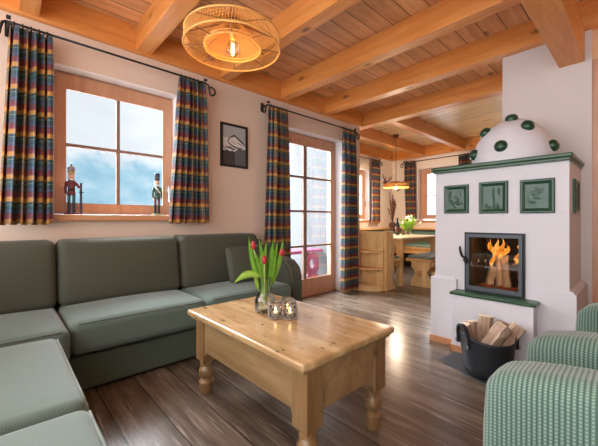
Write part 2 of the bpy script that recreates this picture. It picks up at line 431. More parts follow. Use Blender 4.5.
def obj(name, bm, mat, parent=None, smooth=False, uv=None, auto=None):
    me = bpy.data.meshes.new(name)
    if parent is not None:
        loc = Vector((0, 0, 0)); p = parent
        while p is not None: loc += p.location; p = p.parent
        bmesh.ops.translate(bm, verts=bm.verts, vec=-loc)
    bm.to_mesh(me); bm.free()
    if isinstance(mat, str): mat = MAT[mat]
    me.materials.append(mat)
    if smooth:
        for p in me.polygons: p.use_smooth = True
        if auto is not None: me.set_sharp_from_angle(angle=auto)
    o = bpy.data.objects.new(name, me); COL.objects.link(o)
    if parent is not None: o.parent = parent
    return o
def sobj(name, bm, mat, parent=None): return obj(name, bm, mat, parent, True, auto=math.radians(40))
def thing(name, label, cat, loc=(0, 0, 0), group=None):
    o = bpy.data.objects.new(name, None); o.empty_display_size = .05; COL.objects.link(o); o.location = loc
    o['label'] = label; o['category'] = cat
    if group: o['group'] = group
    return o
def tag(o, label, cat, group=None):
    o['label'] = label; o['category'] = cat
    if group: o['group'] = group
    return o
def solo(name, bm, mat, loc, label, cat, group=None, smooth=False):
    """a thing that is one mesh, given in world coordinates, origin at loc"""
    bmesh.ops.translate(bm, verts=bm.verts, vec=-Vector(loc))
    o = obj(name, bm, mat, None, smooth, auto=math.radians(40) if smooth else None)
    o.location = loc; return tag(o, label, cat, group)
def struct(name, bm, mat, parent=None):
    o = obj(name, bm, mat, parent)
    if parent is None: o['kind'] = 'structure'
    return o
def sempty(name, loc=(0, 0, 0)):
    o = bpy.data.objects.new(name, None); o.empty_display_size = .05; COL.objects.link(o); o.location = loc
    o['kind'] = 'structure'; return o
def join(*bms):
    b = bmesh.new()
    for t in bms: merge(b, t)
    return b
def rotbm(bm, ang, axis, c):
    bmesh.ops.rotate(bm, verts=bm.verts, cent=c, matrix=Matrix.Rotation(ang, 3, axis)); return bm

# ------------------------------------------------------------------ room shell
XW, XN, YB, YC = -2.92, -4.07, 6.8, 3.21      # left wall, nook wall, back wall, chimney wall
ZC, ZB, ZF = 2.62, 2.42, 2.405               # boards, underside of beams, underside of fascia
YN = 3.96                                     # where the left wall ends
struct('floor', box(XN-.3, 1.7, -2.2, YB+.3, -.12, 0), 'floor')
struct('ceiling', join(box(XW-.3, 1.7, -1.3, 4.02, ZC, ZC+.12)), 'ceil')
struct('ceiling_nook', join(box(XN-.3, 1.7, 4.02, YB+.3, ZC, ZC+.12)), 'ceil_x')
struct('wall_left', sheet_holes('x', XW, -.28, -1.6, YN, 0, ZC, [(.272, 1.188, 1.0, 2.152), (2.33, 3.542, .0, 2.13)]), 'wall')
struct('wall_nook_return', box(XN-.28, XW-.281, YN-.28, YN, 0, ZC), 'render')
struct('wall_nook', sheet_holes('x', XN, -.28, YN+.001, YB+.28, 0, ZC, [(4.25, 5.865, .99, 2.10)]), 'nook_wall_lit')
struct('wall_back', sheet_holes('y', YB, .28, XN, 1.7, 0, ZC, [(-3.435, -2.56, .99, 2.15), (-1.95, -1.05, .99, 2.15)]), 'nook_wall_lit')  # second opening is unseen, added to let daylight into the nook
struct('wall_right', box(1.4, 1.7, -1.6, YB, 0, ZC), 'wall')
struct('wall_chimney', box(-.842, -.262, YC, YC+.7, 0, ZC), 'chimney')
struct('wall_corridor', box(-.262, 1.4, 4.3, 4.4, 0, ZC), 'corridor')

def fit(b): return b
# fascia along the walls, sitting proud of the plaster
def beam(name, bm, mat, label, cat='beam'):
    return solo(name, bm, mat, (0, 0, 0), label, cat)
bt = 'trim'
o = struct('trim_1', box(XW+.0, XW+.045, -1.3, YN, ZF, ZC, bev=.004), 'beam_y')
o = struct('trim_2', box(XN, XN+.045, YN, YB-.045, ZF, ZC, bev=.004), 'beam_y')
o = struct('trim_3', box(XN, -.9, YB-.045, YB, ZF, ZC, bev=.004), 'beam')
XL = XW+.046
beams = [
         (.08, .19, 'pine cross beam over the left end of the long sofa, top left corner'),
         (.815, .94, 'pine cross beam over the middle of the left window, second from the left corner'),
         (1.59, 1.70, 'pine cross beam passing just right of the large rattan lamp'),
         (2.375, 2.485, 'pine cross beam meeting the left wall above the balcony door'),
         (3.13, 3.24, 'pine cross beam running into the white chimney wall above the stove')]
for (a, b, lab) in beams:
    solo('ceiling_beam', box(XL, 1.4, a, b, ZB, ZC, bev=.005), 'beam', (-1, (a+b)/2, ZB), lab, 'beam', 'pine cross beams under the ceiling')
solo('ceiling_beam', box(XN+.046, -.842, 4.0, 4.145, ZB, ZC, bev=.005), 'beam', (-2, 4.07, ZB),
     'broad pine cross beam at the edge of the dining nook ceiling', 'beam', 'pine cross beams under the ceiling')
solo('ceiling_beam', box(-.456, -.302, -1.3, YC, 2.195, ZB, bev=.005), 'beam_y', (-.38, 0, 2.195),
     'thick pine girder running towards the viewer above the stove, below the cross beams', 'beam')
for (a, lab) in ((-3.36, 'pine joist over the dining table, passing just left of the small lamp cord'), (-2.53, 'pine joist over the dining nook, nearer the green stove ledge')):
    solo('nook_joist', box(a, a+.11, 4.146, YB-.046, ZB, ZC, bev=.005), 'beam_y', (a, 5, ZB), lab, 'beam', 'pine joists over the dining nook')

# skirting boards
struct('baseboard_left', join(box(XW, XW+.015, -2.2, 2.33, 0, .06), box(XW, XW+.015, 3.545, YN, 0, .06)), 'sill')
struct('baseboard_nook', box(XN, XN+.015, YN, YB, 0, .06), 'sill')

# ------------------------------------------------------------------ windows and balcony door
def frame_bm(axis, pos, d, u0, u1, v0, v1, w):
    """rectangular frame ring, width w"""
    return sheet_holes(axis, pos, d, u0, u1, v0, v1, [(u0+w[0], u1-w[1], v0+w[2], v1-w[3])])
def add_lever(root, x, y, z, facing='x'):
    if facing == 'x':
        h = join(box(x, x+.012, y-.016, y+.016, z-.035, z+.035, bev=.004), tube([(x+.012, y, z), (x+.045, y, z), (x+.05, y, z-.01), (x+.05, y, z-.12)], .0085))
    else:
        h = join(box(y-.016, y+.016, x-.012, x, z-.035, z+.035, bev=.004), tube([(y, x-.012, z), (y, x-.045, z), (y, x-.05, z-.01), (y, x-.05, z-.12)], .0085))
    sobj('handle', h, 'silver', root)
# window_1 : left wall
w1 = sempty('window_1', (-3.06, .73, 1.0))
struct('window_frame', join(frame_bm('x', -3.13, .07, .272, 1.188, 1.0, 2.152, (.02, .02, .04, .025)),
       frame_bm('x', -3.06, .022, .285, 1.182, 1.052, 2.128, (.078, .088, .085, .108))), 'frame', w1)
struct('muntin', join(box(-3.075, -3.045, .712, .738, 1.137, 2.02), box(-3.078, -3.046, .363, 1.094, 1.578, 1.602)), 'muntin', w1)
struct('pane', box(-3.066, -3.062, .36, 1.098, 1.13, 2.025), 'glass', w1)
struct('window_sill', box(-3.058, -2.862, .262, 1.198, .998, 1.045, bev=.005), 'sill', w1)
add_lever(w1, -3.038, 1.135, 1.29)
sobj('hinge', tube([(-3.032, .281, 2.03), (-3.032, .281, 2.09)], .009), 'black', w1)
# door_1 : balcony door
d1 = sempty('door_1', (-3.06, 2.93, 0))
struct('door_frame', join(frame_bm('x', -3.13, .07, 2.33, 3.542, 0, 2.13, (.03, .03, .02, .025)),
       frame_bm('x', -3.06, .022, 2.345, 3.530, .018, 2.108, (.085, .092, .211, .125))), 'frame', d1)
struct('muntin', join(box(-3.075, -3.042, 2.905, 2.962, .229, 1.983), box(-3.074, -3.046, 2.43, 3.438, .648, .674), box(-3.074, -3.046, 2.43, 3.438, 1.108, 1.134), box(-3.074, -3.046, 2.43, 3.438, 1.556, 1.582)), 'muntin', d1)
struct('pane', box(-3.066, -3.062, 2.425, 3.444, .222, 1.99), 'glass', d1)
struct('threshold', box(-3.13, -3.02, 2.332, 3.54, 0, .017), 'sill', d1)
# window_2 : nook left wall, hidden part widened for more daylight ; window_3 : back wall
w2 = sempty('window_2', (XN-.14, 5.4, .99))
struct('window_frame', join(frame_bm('x', XN-.20, .06, 4.25, 5.865, .99, 2.10, (.02,)*4), frame_bm('x', XN-.14, .025, 4.265, 5.855, 1.03, 2.085, (.09, .09, .10, .10))), 'frame', w2)
struct('muntin', join(box(XN-.155, XN-.12, 5.0, 5.11, 1.13, 1.985), box(XN-.155, XN-.125, 4.355, 5.765, 1.545, 1.57)), 'muntin', w2)
struct('pane', box(XN-.148, XN-.144, 4.35, 5.77, 1.125, 1.99), 'glass', w2)
struct('window_sill', box(XN-.139, XN+.03, 4.24, 5.875, .965, 1.0, bev=.004), 'sill', w2)
add_lever(w2, XN-.113, 5.81, 1.42)
w3 = sempty('window_3', (-3.0, YB+.14, .99))
struct('window_frame', join(frame_bm('y', YB+.20, -.06, -3.435, -2.56, .99, 2.15, (.02,)*4), frame_bm('y', YB+.14, -.025, -3.42, -2.575, 1.03, 2.135, (.15, .15, .10, .11))), 'frame', w3)
struct('muntin', join(box(-3.01, -2.985, YB+.125, YB+.155, 1.13, 2.025), box(-3.27, -2.725, YB+.125, YB+.155, 1.535, 1.56)), 'muntin', w3)
struct('pane', box(-3.275, -2.72, YB+.144, YB+.148, 1.125, 2.03), 'glass', w3)
struct('window_sill', box(-3.445, -2.55, YB-.03, YB+.139, .96, .995, bev=.004), 'sill', w3)

w4 = sempty('window_4_added', (-1.5, YB+.14, .99))  # unseen window behind the stove, added for more light in the nook
struct('window_frame', join(frame_bm('y', YB+.20, -.06, -1.95, -1.05, .99, 2.15, (.02,)*4), frame_bm('y', YB+.14, -.025, -1.935, -1.065, 1.03, 2.135, (.12, .12, .10, .11))), 'frame', w4)
struct('muntin', join(box(-1.513, -1.487, YB+.125, YB+.155, 1.13, 2.025), box(-1.815, -1.185, YB+.125, YB+.155, 1.535, 1.56)), 'muntin', w4)
struct('pane', box(-1.82, -1.18, YB+.144, YB+.148, 1.125, 2.03), 'glass', w4)
def lining(n, axis, pos, d, u0, u1, v0, v1, floor_too):  # added white linings that imitate daylight on the reveals
    t = .004; h = (u0+t, u1-t, v0+(t if floor_too else 0), v1-t)
    struct('trim_%d' % n, sheet_holes(axis, pos, d, u0, u1, v0, v1, [h]) if floor_too else
           (join(box(pos, pos+d, u0, u0+t, v0, v1), box(pos, pos+d, u1-t, u1, v0, v1), box(pos, pos+d, u0+t, u1-t, v1-t, v1))), 'lit_reveal_plaster')
lining(11, 'x', -3.037, .118, .272, 1.188, 1.0, 2.152, True)
lining(12, 'x', -3.037, .118, 2.33, 3.542, .0, 2.13, False)
lining(13, 'x', XN-.114, .115, 4.25, 5.865, .99, 2.10, True)
lining(14, 'y', YB-.001, .115, -3.435, -2.56, .99, 2.15, True)
# ------------------------------------------------------------------ corridor at the right edge
struct('trim_4', box(-.262, -.19, YC+.02, YC+.09, 0, 2.2), 'frame')
cb = thing('cabinet', 'dark wooden cabinet standing in the lit corridor beyond the stove', 'cabinet', (.1, 3.9, 0))
obj('body', box(-.20, .5, 3.65, 4.25, 0, 1.05, bev=.006), 'door_dark', cb)
obj('cabinet_door', box(-.19, .14, 3.63, 3.649, .05, 1.0, bev=.004), 'door_dark', cb)
obj('cabinet_door', box(.15, .49, 3.63, 3.649, .05, 1.0, bev=.004), 'door_dark', cb)

# ------------------------------------------------------------------ curtains and rods
def curtain(label, axis, pos, a0, a1, b0, b1, zt, zb, folds, u_off=0, amp=.038, sgn=1):
    root = thing('curtain', label, 'curtain', (pos, (b0+b1)/2, zb) if axis == 'x' else ((b0+b1)/2, pos, zb), 'plaid curtains')
    nu, nv = folds*12, 40
    bm = bmesh.new(); uvl = bm.loops.layers.uv.new('UVMap')
    V = []; cw = max(abs(b1-b0), abs(a1-a0))*1.75
    ph = random.uniform(0, 6)
    for j in range(nv+1):
        t = j/nv; row = []
        for i in range(nu+1):
            s = i/nu
            al = (a0+(a1-a0)*s)*(1-t)+(b0+(b1-b0)*s)*t
            w = 2*PI*folds*s
            k = .55+.45*min(1, t*6)
            d = amp*k*(math.sin(w+ph+.9*math.sin(5*s+ph+t*1.2)) + .40*math.sin(w*.5+ph*2+t*2))
            al += .010*k*math.sin(2*w+ph)
            z = zt+(zb-zt)*t+.006*math.sin(w+ph)*t
            row.append(bm.verts.new((pos+sgn*d, al, z) if axis == 'x' else (al, pos+sgn*d, z)))
        V.append(row)
    for j in range(nv):
        for i in range(nu):
            f = bm.faces.new((V[j][i], V[j][i+1], V[j+1][i+1], V[j+1][i]))
            for lp, (ii, jj) in zip(f.loops, ((i, j), (i+1, j), (i+1, j+1), (i, j+1))):
                lp[uvl].uv = (u_off+cw*ii/nu, (1-jj/nv)*(zt-zb))
    c = obj('cloth', bm, 'plaid', root, True)
    md = c.modifiers.new('solid', 'SOLIDIFY'); md.thickness = .004; md.offset = 0
    # gathered heading tabs around the rod
    n = folds
    for i in range(n):
        s = (i+.5)/n; al = a0+(a1-a0)*s
        p = [( .018*math.cos(q), .018*math.sin(q)) for q in [k*2*PI/12 for k in range(12)]]
        path = [((pos+u, al, zt+.008+w) if axis == 'x' else (al, pos+u, zt+.008+w)) for u, w in p]
        obj('hanging_ring', tube(path, .0045, 6, closed=True), 'black', root, True)
    return root
xr = -2.80
curtain('plaid curtain hanging left of the window at the left edge, above the sofa', 'x', xr, .035, .25, -.02, .25, 2.272, .975, 5)
curtain('plaid curtain hanging right of the left window, beside the framed mountain picture', 'x', xr, 1.145, 1.385, 1.06, 1.415, 2.272, .978, 6, .05)
curtain('long plaid curtain left of the balcony door, behind the sofa arm', 'x', xr, 2.15, 2.42, 2.08, 2.44, 2.252, .03, 6, .02)
curtain('long plaid curtain right of the balcony door, beside the corner shelf', 'x', xr, 3.40, 3.70, 3.385, 3.728, 2.252, .025, 6, .09)
curtain('plaid curtain on the nook left wall, right of its window', 'x', XN+.12, 5.80, 6.07, 5.79, 6.09, 2.29, .95, 5, .03)
curtain('plaid curtain left of the back nook window, behind the tulips on the dining table', 'y', YB-.12, -3.68, -3.45, -3.66, -3.43, 2.29, .97, 5, .06)
curtain('plaid curtain right of the back nook window, mostly hidden behind the stove', 'y', YB-.12, -2.53, -2.28, -2.54, -2.27, 2.29, .97, 5, .01)

def scroll(axis, pos, a, z, sg):
    """wrought iron end scroll in the plane of rod"""
    pts = []
    for k in range(15):
        q = -PI/2+k/14*PI*1.2
        r = .045*(1-.35*k/14)
        pts.append((a+sg*(.05+r*math.cos(q)*1.0), z-.055+.0+r*math.sin(q)+.0))
    path = [(a, z), (a+sg*.02, z-.012), (a+sg*.03, z-.055), (a+sg*.035, z-.088)] + [(p[0], p[1]) for p in pts]
    return tube([(pos, u, w) if axis == 'x' else (u, pos, w) for u, w in path], .0085, 8)
def rod(label, axis, pos, a, b, z, wallpos, brs):
    r = thing('curtain_rod', label, 'curtain rod', (pos, (a+b)/2, z) if axis == 'x' else ((a+b)/2, pos, z), 'black iron curtain rods')
    P = (lambda u, w=z: (pos, u, w)) if axis == 'x' else (lambda u, w=z: (u, pos, w))
    obj('rail', tube([P(a), P((a+b)/2), P(b)], .0085, 8), 'black', r, True)
    obj('finial', scroll(axis, pos, a, z, -1), 'black', r, True)
    obj('finial', scroll(axis, pos, b, z, 1), 'black', r, True)
    for u in brs:
        q = [(wallpos, u, z+.0), (pos, u, z+.0)] if axis == 'x' else [(u, wallpos, z), (u, pos, z)]
        pl = box(wallpos, wallpos+.008, u-.018, u+.018, z-.05, z+.05) if axis == 'x' else box(u-.018, u+.018, wallpos-.008, wallpos, z-.05, z+.05)
        obj('bracket', join(tube(q, .008, 8), pl, tube([P(u-.012, z+.03), P(u+.012, z+.03)], .014, 8)), 'black', r)
rod('black iron curtain rod above the left window, ending in scrolls', 'x', xr, .02, 1.41, 2.288, XW, (.03, 1.40))
rod('black iron curtain rod above the balcony door', 'x', xr, 2.13, 3.70, 2.268, XW, (2.14, 3.69))
rod('black iron curtain rod on the nook left wall', 'x', XN+.12, 4.7, 6.10, 2.305, XN, (4.75, 6.09))
rod('black iron curtain rod on the nook back wall, running behind the stove', 'y', YB-.12, -3.70, -2.26, 2.305, YB, (-3.69, -2.27))

# ------------------------------------------------------------------ framed mountain picture
pc = thing('picture', 'black framed picture of a snowy mountain on the left wall', 'picture', (XW, 1.78, 1.555))
y0, y1, z0, z1 = 1.617, 1.938, 1.555, 2.0
obj('picture_frame', frame_bm('x', XW+.001, .022, y0, y1, z0, z1, (.021,)*4), 'black', pc)
obj('print', box(XW+.001, XW+.008, y0+.02, y1-.02, z0+.02, z1-.02), 'poster_sky', pc)
def poly_x(pts, x, d): return prism([(y0+.02+u*(y1-y0-.04), z0+.02+v*(z1-z0-.04)) for u, v in pts], 'x', x, x+d)
def stroke(pts, w, x, d=.0005):
    L = [Vector((p[0], p[1])) for p in pts]; up = []; dn = []
    for i, p in enumerate(L):
        t = (L[min(i+1, len(L)-1)]-L[max(i-1, 0)]).normalized(); n_ = Vector((-t.y, t.x))
        k = w*(.35 if i in (0, len(L)-1) else 1)
        up.append(tuple(p+n_*k/2)); dn.append(tuple(p-n_*k/2))
    return poly_x(up+dn[::-1], x, d)
obj('snow_slope', poly_x([(0, .30), (1, .30), (1, .47), (.95, .55), (.71, .67), (.60, .72), (.51, .76), (.42, .72), (.34, .74), (.31, .67), (.17, .70), (.08, .68), (0, .71)], XW+.008, .0006), 'poster_snow', pc)
obj('rock', join(stroke([(.35, .74), (.28, .66), (.23, .585), (.30, .54), (.40, .50), (.55, .47), (.72, .45), (.90, .47)], .035, XW+.0086),
                 stroke([(.33, .70), (.42, .74), (.51, .77), (.62, .72), (.75, .66), (.88, .60), (.99, .54)], .045, XW+.0086),
                 stroke([(.12, .47), (.22, .44), (.34, .445), (.44, .41), (.55, .42)], .045, XW+.0086), stroke([(.62, .60), (.74, .57), (.88, .52)], .02, XW+.0086),
                 stroke([(.40, .62), (.47, .58), (.56, .57)], .014, XW+.0086), stroke([(.03, .46), (.09, .41), (.18, .38)], .03, XW+.0086)), 'poster_dark', pc)
obj('foreground', poly_x([(0, 0), (.53, 0), (.53, .34), (.44, .37), (.30, .35), (.2, .38), (.08, .35), (0, .37)], XW+.0092, .0006), 'poster_dark', pc)
obj('foreground', poly_x([(.53, 0), (1, 0), (1, .46), (.86, .43), (.70, .46), (.60, .40), (.53, .36)], XW+.0092, .0006), 'poster_grey', pc)

# ------------------------------------------------------------------ sofa
sf = thing('corner_sofa', 'dark green L-shaped corner sofa along the left wall', 'sofa', (-2.5, .9, 0))
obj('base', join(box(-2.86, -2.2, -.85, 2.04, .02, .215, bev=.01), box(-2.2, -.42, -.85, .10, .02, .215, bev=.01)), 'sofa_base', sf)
obj('plinth', join(box(-2.83, -2.235, -.82, 2.01, 0, .02), box(-2.235, -.45, -.82, .07, 0, .02)), 'black', sf)
obj('deck', join(box(-2.86, -2.26, -.85, 1.89, .215, .27), box(-2.26, -.45, -.85, .06, .215, .27)), 'sofa_base', sf)
seats = [(-2.70, -2.02, -.62, .262), (-2.70, -2.12, .270, 1.082), (-2.70, -2.12, 1.09, 1.894),
         (-1.90, -1.145, -.62, .200), (-1.137, -.42, -.62, .198)]
for i, (xa, xb, ya, yb) in enumerate(seats):
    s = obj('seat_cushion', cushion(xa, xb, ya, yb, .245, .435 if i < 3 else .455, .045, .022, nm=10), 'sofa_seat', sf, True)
    zt = .425 if i < 3 else .445; e = .012
    if i < 3: pth = [(xb-e, ya+.04+(yb-ya-.08)*k/12, zt-.0) for k in range(13)]
    else: pth = [(xa+.04+(xb-xa-.08)*k/12, yb-e, zt) for k in range(13)]
    obj('piping', tube(pth, .004, 6), 'pipe', s, True)
# back cushions lean back a little
def back(ya, yb, zt=.87):
    bm = cushion(-2.80, -2.565, ya, yb, .43, zt, .05, .028, 'x', nm=10)
    for v in bm.verts: v.co.x -= (v.co.z-.43)*.17
    return bm
for ya, yb in ((-.62, .262), (.270, 1.082), (1.09, 1.89)):
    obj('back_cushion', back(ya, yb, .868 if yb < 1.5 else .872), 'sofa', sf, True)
for xa, xb in ((-1.90, -1.145), (-1.137, -.42)):
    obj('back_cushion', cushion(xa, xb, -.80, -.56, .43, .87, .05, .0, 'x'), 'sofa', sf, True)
obj('back_frame', join(rbox(-2.915, -2.80, -.92, 2.05, .02, .80, .02, 3, 4), rbox(-2.80, -.42, -.92, -.82, .02, .80, .02, 3, 4)), 'sofa', sf, True)
# right arm, rounded at the front
prof = [(-2.80, .03), (-2.17, .03), (-2.155, .20), (-2.15, .40), (-2.155, .50), (-2.185, .575), (-2.25, .628), (-2.36, .648), (-2.55, .652), (-2.80, .655)]
ar = prism(prof, 'y', 1.90, 2.055)
bmesh.ops.bevel(ar, geom=[e for e in ar.edges if abs(e.verts[0].co.y-e.verts[1].co.y) < 1e-5], offset=.025, segments=3, affect='EDGES')
obj('armrest', ar, 'sofa', sf, True, auto=math.radians(50))
pl = cushion(-.23, .23, -.07, .07, 0, .31, .03, 0, 'all', nm=10)
rotbm(pl, PI/2, 'Z', (0, 0, 0)); rotbm(pl, math.radians(-17), 'Y', (0, 0, 0)); bmesh.ops.translate(pl, verts=pl.verts, vec=(-2.385, 1.655, .468))
solo('pillow', pl, 'sofa', (-2.385, 1.655, .468), 'square dark green pillow leaning in the corner by the sofa arm', 'pillow', None, True)

# ------------------------------------------------------------------ coffee table
tb = thing('coffee_table', 'old pine coffee table with turned legs before the sofa', 'table', (-1.3, 1.08, 0))
tx0, tx1, ty0, ty1, tt = -1.812, -.828, .788, 1.408, .482
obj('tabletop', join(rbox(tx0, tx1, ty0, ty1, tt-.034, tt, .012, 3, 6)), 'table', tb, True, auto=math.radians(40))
# moulded edge strip under the top
obj('edge_moulding', frame_bm('z', 0, 0, 0, 1, 0, 1, (.1,)*4) if False else join(box(tx0+.018, tx1-.018, ty0+.018, ty0+.03, tt-.046, tt-.034), box(tx0+.018, tx1-.018, ty1-.03, ty1-.018, tt-.046, tt-.034), box(tx0+.018, tx0+.03, ty0+.03, ty1-.03, tt-.046, tt-.034), box(tx1-.03, tx1-.018, ty0+.03, ty1-.03, tt-.046, tt-.034)), 'table_x', tb)
lw = .085
lx = (tx0+.036, tx1-.022-lw); ly = (ty0+.042, ty1-.050-lw)
legprof = [(0, 0), (.030, 0), (.036, .004), (.039, .03), (.040, .055), (.043, .070), (.034, .080), (.028, .086), (.028, .094), (.036, .102), (.042, .118), (.043, .130), (.038, .146), (.030, .154), (.027, .160), (.035, .166), (.036, .172), (.034, .178), (.034, .20)]
for x in lx:
    for y in ly:
        sq = box(x, x+lw, y, y+lw, .20, tt-.034)
        for v in sq.verts:
            pass
        low = rotbm(box(0, .001, 0, .001, 0, .001), 0, 'Z', (0, 0, 0)); low.free()
        cap = lathe([(.034, .176), (.050, .192), (.058, .201)], 4)
        rotbm(cap, PI/4, 'Z', (0, 0, 0)); bmesh.ops.translate(cap, verts=cap.verts, vec=(x+lw/2, y+lw/2, 0))
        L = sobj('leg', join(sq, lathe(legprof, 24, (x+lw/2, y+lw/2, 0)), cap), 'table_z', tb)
az0, az1 = .265, tt-.046
def arch(u0, u1):
    pts = [(u0, az1), (u0, az0-.03)]
    for k in range(5): q = k/4*PI/2; pts.append((u0+.016*math.sin(q)+.002, az0-.03+.022*(1-math.cos(q))))
    for k in range(5): q = PI/2-k/4*PI/2; pts.append((u1-.016*math.sin(q)-.002, az0-.03+.022*(1-math.cos(q))))
    pts += [(u1, az0-.03), (u1, az1)]
    return pts
for y in (ly[0]+.010, ly[1]+lw-.032):
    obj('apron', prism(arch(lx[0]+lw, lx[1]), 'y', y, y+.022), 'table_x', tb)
for x in (lx[0]+.010, lx[1]+lw-.032):
    obj('apron', prism(arch(ly[0]+lw, ly[1]), 'x', x, x+.022), 'table_x', tb)

# vase of tulips
def leaf_bm(base, tip, bend, w, curl=.0, n=10):
    """a thick pointed leaf from base to tip, bulging sideways by bend (vector)"""
    bm = bmesh.new(); B, T = Vector(base), Vector(tip); d = (T-B)
    side = d.cross(Vector((.55, -.6, .25))).normalized()
    nrm = d.cross(side).normalized(); rows = []
    for i in range(n+1):
        t = i/n
        c = B+d*t+Vector(bend)*math.sin(PI*t)
        ww = w*(math.sin(PI*min(1, t*.86+.10))**.7)*(1-t**6) + .0006
        rows.append([bm.verts.new(c+side*ww+nrm*ww*.35), bm.verts.new(c-nrm*.0), bm.verts.new(c-side*ww+nrm*ww*.35)])
    for a, b in zip(rows, rows[1:]):
        for k in range(2): bm.faces.new((a[k], a[k+1], b[k+1], b[k]))
    r = bmesh.ops.solidify(bm, geom=list(bm.faces), thickness=.0016)
    bmesh.ops.recalc_face_normals(bm, faces=bm.faces)
    return bm
vx, vy, vz = -1.452, 1.085, tt
MAT['clear'] = thin_glass('clear_glass', (.965, .985, .98), .8, .03)
vs = thing('vase', 'clear glass bottle vase holding the red tulips on the coffee table', 'vase', (vx, vy, vz))
vp = [(.0, .002), (.040, .002), (.047, .012), (.050, .035), (.050, .065), (.044, .088), (.034, .104), (.032, .118), (.034, .160), (.037, .198), (.0385, .203)]
vp = [(r*1.16, z) for r, z in vp]
obj('glass_body', lathe(vp + [(r-.0025, z) for r, z in reversed(vp[1:])], 32, (vx, vy, vz)), 'clear', vs, True)
MAT['water'] = thin_glass('vase_water', (.95, .98, .965), .3)
obj('water', lathe([(0, .006), (.040, .006), (.046, .03), (.046, .065), (.041, .085), (0, .086)], 24, (vx, vy, vz)), 'water', vs, True)
right = Vector((math.cos(.823), math.sin(.823), 0)); fwd = Vector((-math.sin(.823), math.cos(.823), 0))
DV = 1.79      # distance of the vase along the view
tp = thing('tulips', 'bunch of three red tulips with green leaves in the glass vase', 'flowers', (vx, vy, vz))
def VP(u, h, k=0): return Vector((vx, vy, vz))+right*u+Vector((0, 0, h))+fwd*k
for (u, h, k) in ((-.065, .358, .0), (.0, .280, -.03), (.097, .320, .0)):
    top = VP(u, h, k)
    pth = [VP(u*.05, .05, 0), VP(u*.22, .16, k*.3), VP(u*.6, .16+(h-.16)*.55, k*.8), top]
    st = obj('tulip_stem', tube(pth, .0042, 6), 'stem', tp, True)
    bud = lathe([(0, -.006), (.009, 0), (.0145, .011), (.0145, .024), (.010, .036), (.003, .044), (0, .045)], 12, top)
    obj('flower', bud, 'red', st, True)
for (u0, h0, u1, h1, bx, w, kk) in ((-.012, .10, -.092, .430, -.016, .016, 0), (-.008, .10, -.040, .425, .008, .015, .03), (-.004, .10, -.018, .39, -.004, .017, -.03),
        (0, .10, .008, .405, -.012, .018, .02), (.006, .10, .045, .415, .010, .017, -.02), (.010, .10, .072, .405, .004, .015, .02), (.012, .10, .106, .425, .016, .015, -.01),
        (.004, .10, .028, .37, .010, .018, .03), (.0, .09, -.010, .33, .004, .015, -.035), (-.010, .11, -.055, .35, .006, .016, -.02), (.010, .11, .06, .34, .012, .015, -.03)):
    obj('leaf', leaf_bm(VP(u0*.4, h0), VP(u1, h1, kk), right*bx, w), 'leaf', tp, True)
obj('leaf', leaf_bm(VP(-.020, .205, -.02), VP(-.170, .170, -.05), Vector((0, 0, .035)), .020), 'leaf_pale', tp, True)
obj('leaf', leaf_bm(VP(-.004, .08), VP(-.06, .235, -.02), right*-.01, .010), 'leaf_pale', tp, True)

# three lattice candle jars
def jar(x, y, label):
    r = thing('candle_jar', label, 'candle holder', (x, y, tt), 'glass candle jars on the coffee table')
    R_, H_ = .038, .088
    p = [(.0, .001), (R_*.9, .001), (R_, .008), (R_, H_-.012), (R_*.88, H_), (R_*.86, H_), (R_-.003, H_-.012), (R_-.003, .01), (0, .008)]
    obj('glass_cup', lathe(p, 24, (x, y, tt)), 'clear', r, True)
    lat = bmesh.new()
    for s in (1, -1):
        for k in range(9):
            a0 = k*2*PI/9
            path = [(x+(R_+.001)*math.cos(a0+s*q*.2), y+(R_+.001)*math.sin(a0+s*q*.2), tt+.006+q/6*(H_-.016)) for q in range(7)]
            merge(lat, tube(path, .0016, 5))
    for z in (.006, H_-.010):
        merge(lat, tube([(x+(R_+.001)*math.cos(k*PI/10), y+(R_+.001)*math.sin(k*PI/10), tt+z) for k in range(20)], .0022, 5, closed=True))
    obj('lattice', lat, 'lattice', r, True)
    cd = obj('candle', lathe([(0, .009), (.022, .009), (.022, .030), (.019, .032), (0, .030)], 16, (x, y, tt)), 'wax', r, True)
    obj('candle_flame', lathe([(0, .031), (.004, .036), (.0055, .043), (.003, .052), (0, .058)], 10, (x, y, tt)), 'tealight', cd, True)
    return r
jar(-1.336, 1.068, 'lit glass candle jar nearest the vase, front left of the three')
jar(-1.276, 1.118, 'lit glass candle jar at the front right of the three')
jar(-1.342, 1.158, 'lit glass candle jar standing behind the other two')

# ------------------------------------------------------------------ tiled stove
BX0, BX1, BY = -1.19, -.325, 2.665
sv = thing('tiled_stove', 'white plastered stove with green tiles, domed top and glass fire door', 'stove', (-.75, 2.9, 0))
fx0, fx1, fz0, fz1 = -.955, -.56, .456, .909
obj('body', sheet_holes('y', BY, YC-BY-.002, BX0, BX1, .0, 1.388, [(fx0+.012, fx1-.012, fz0+.004, fz1-.012)]), 'stove', sv)
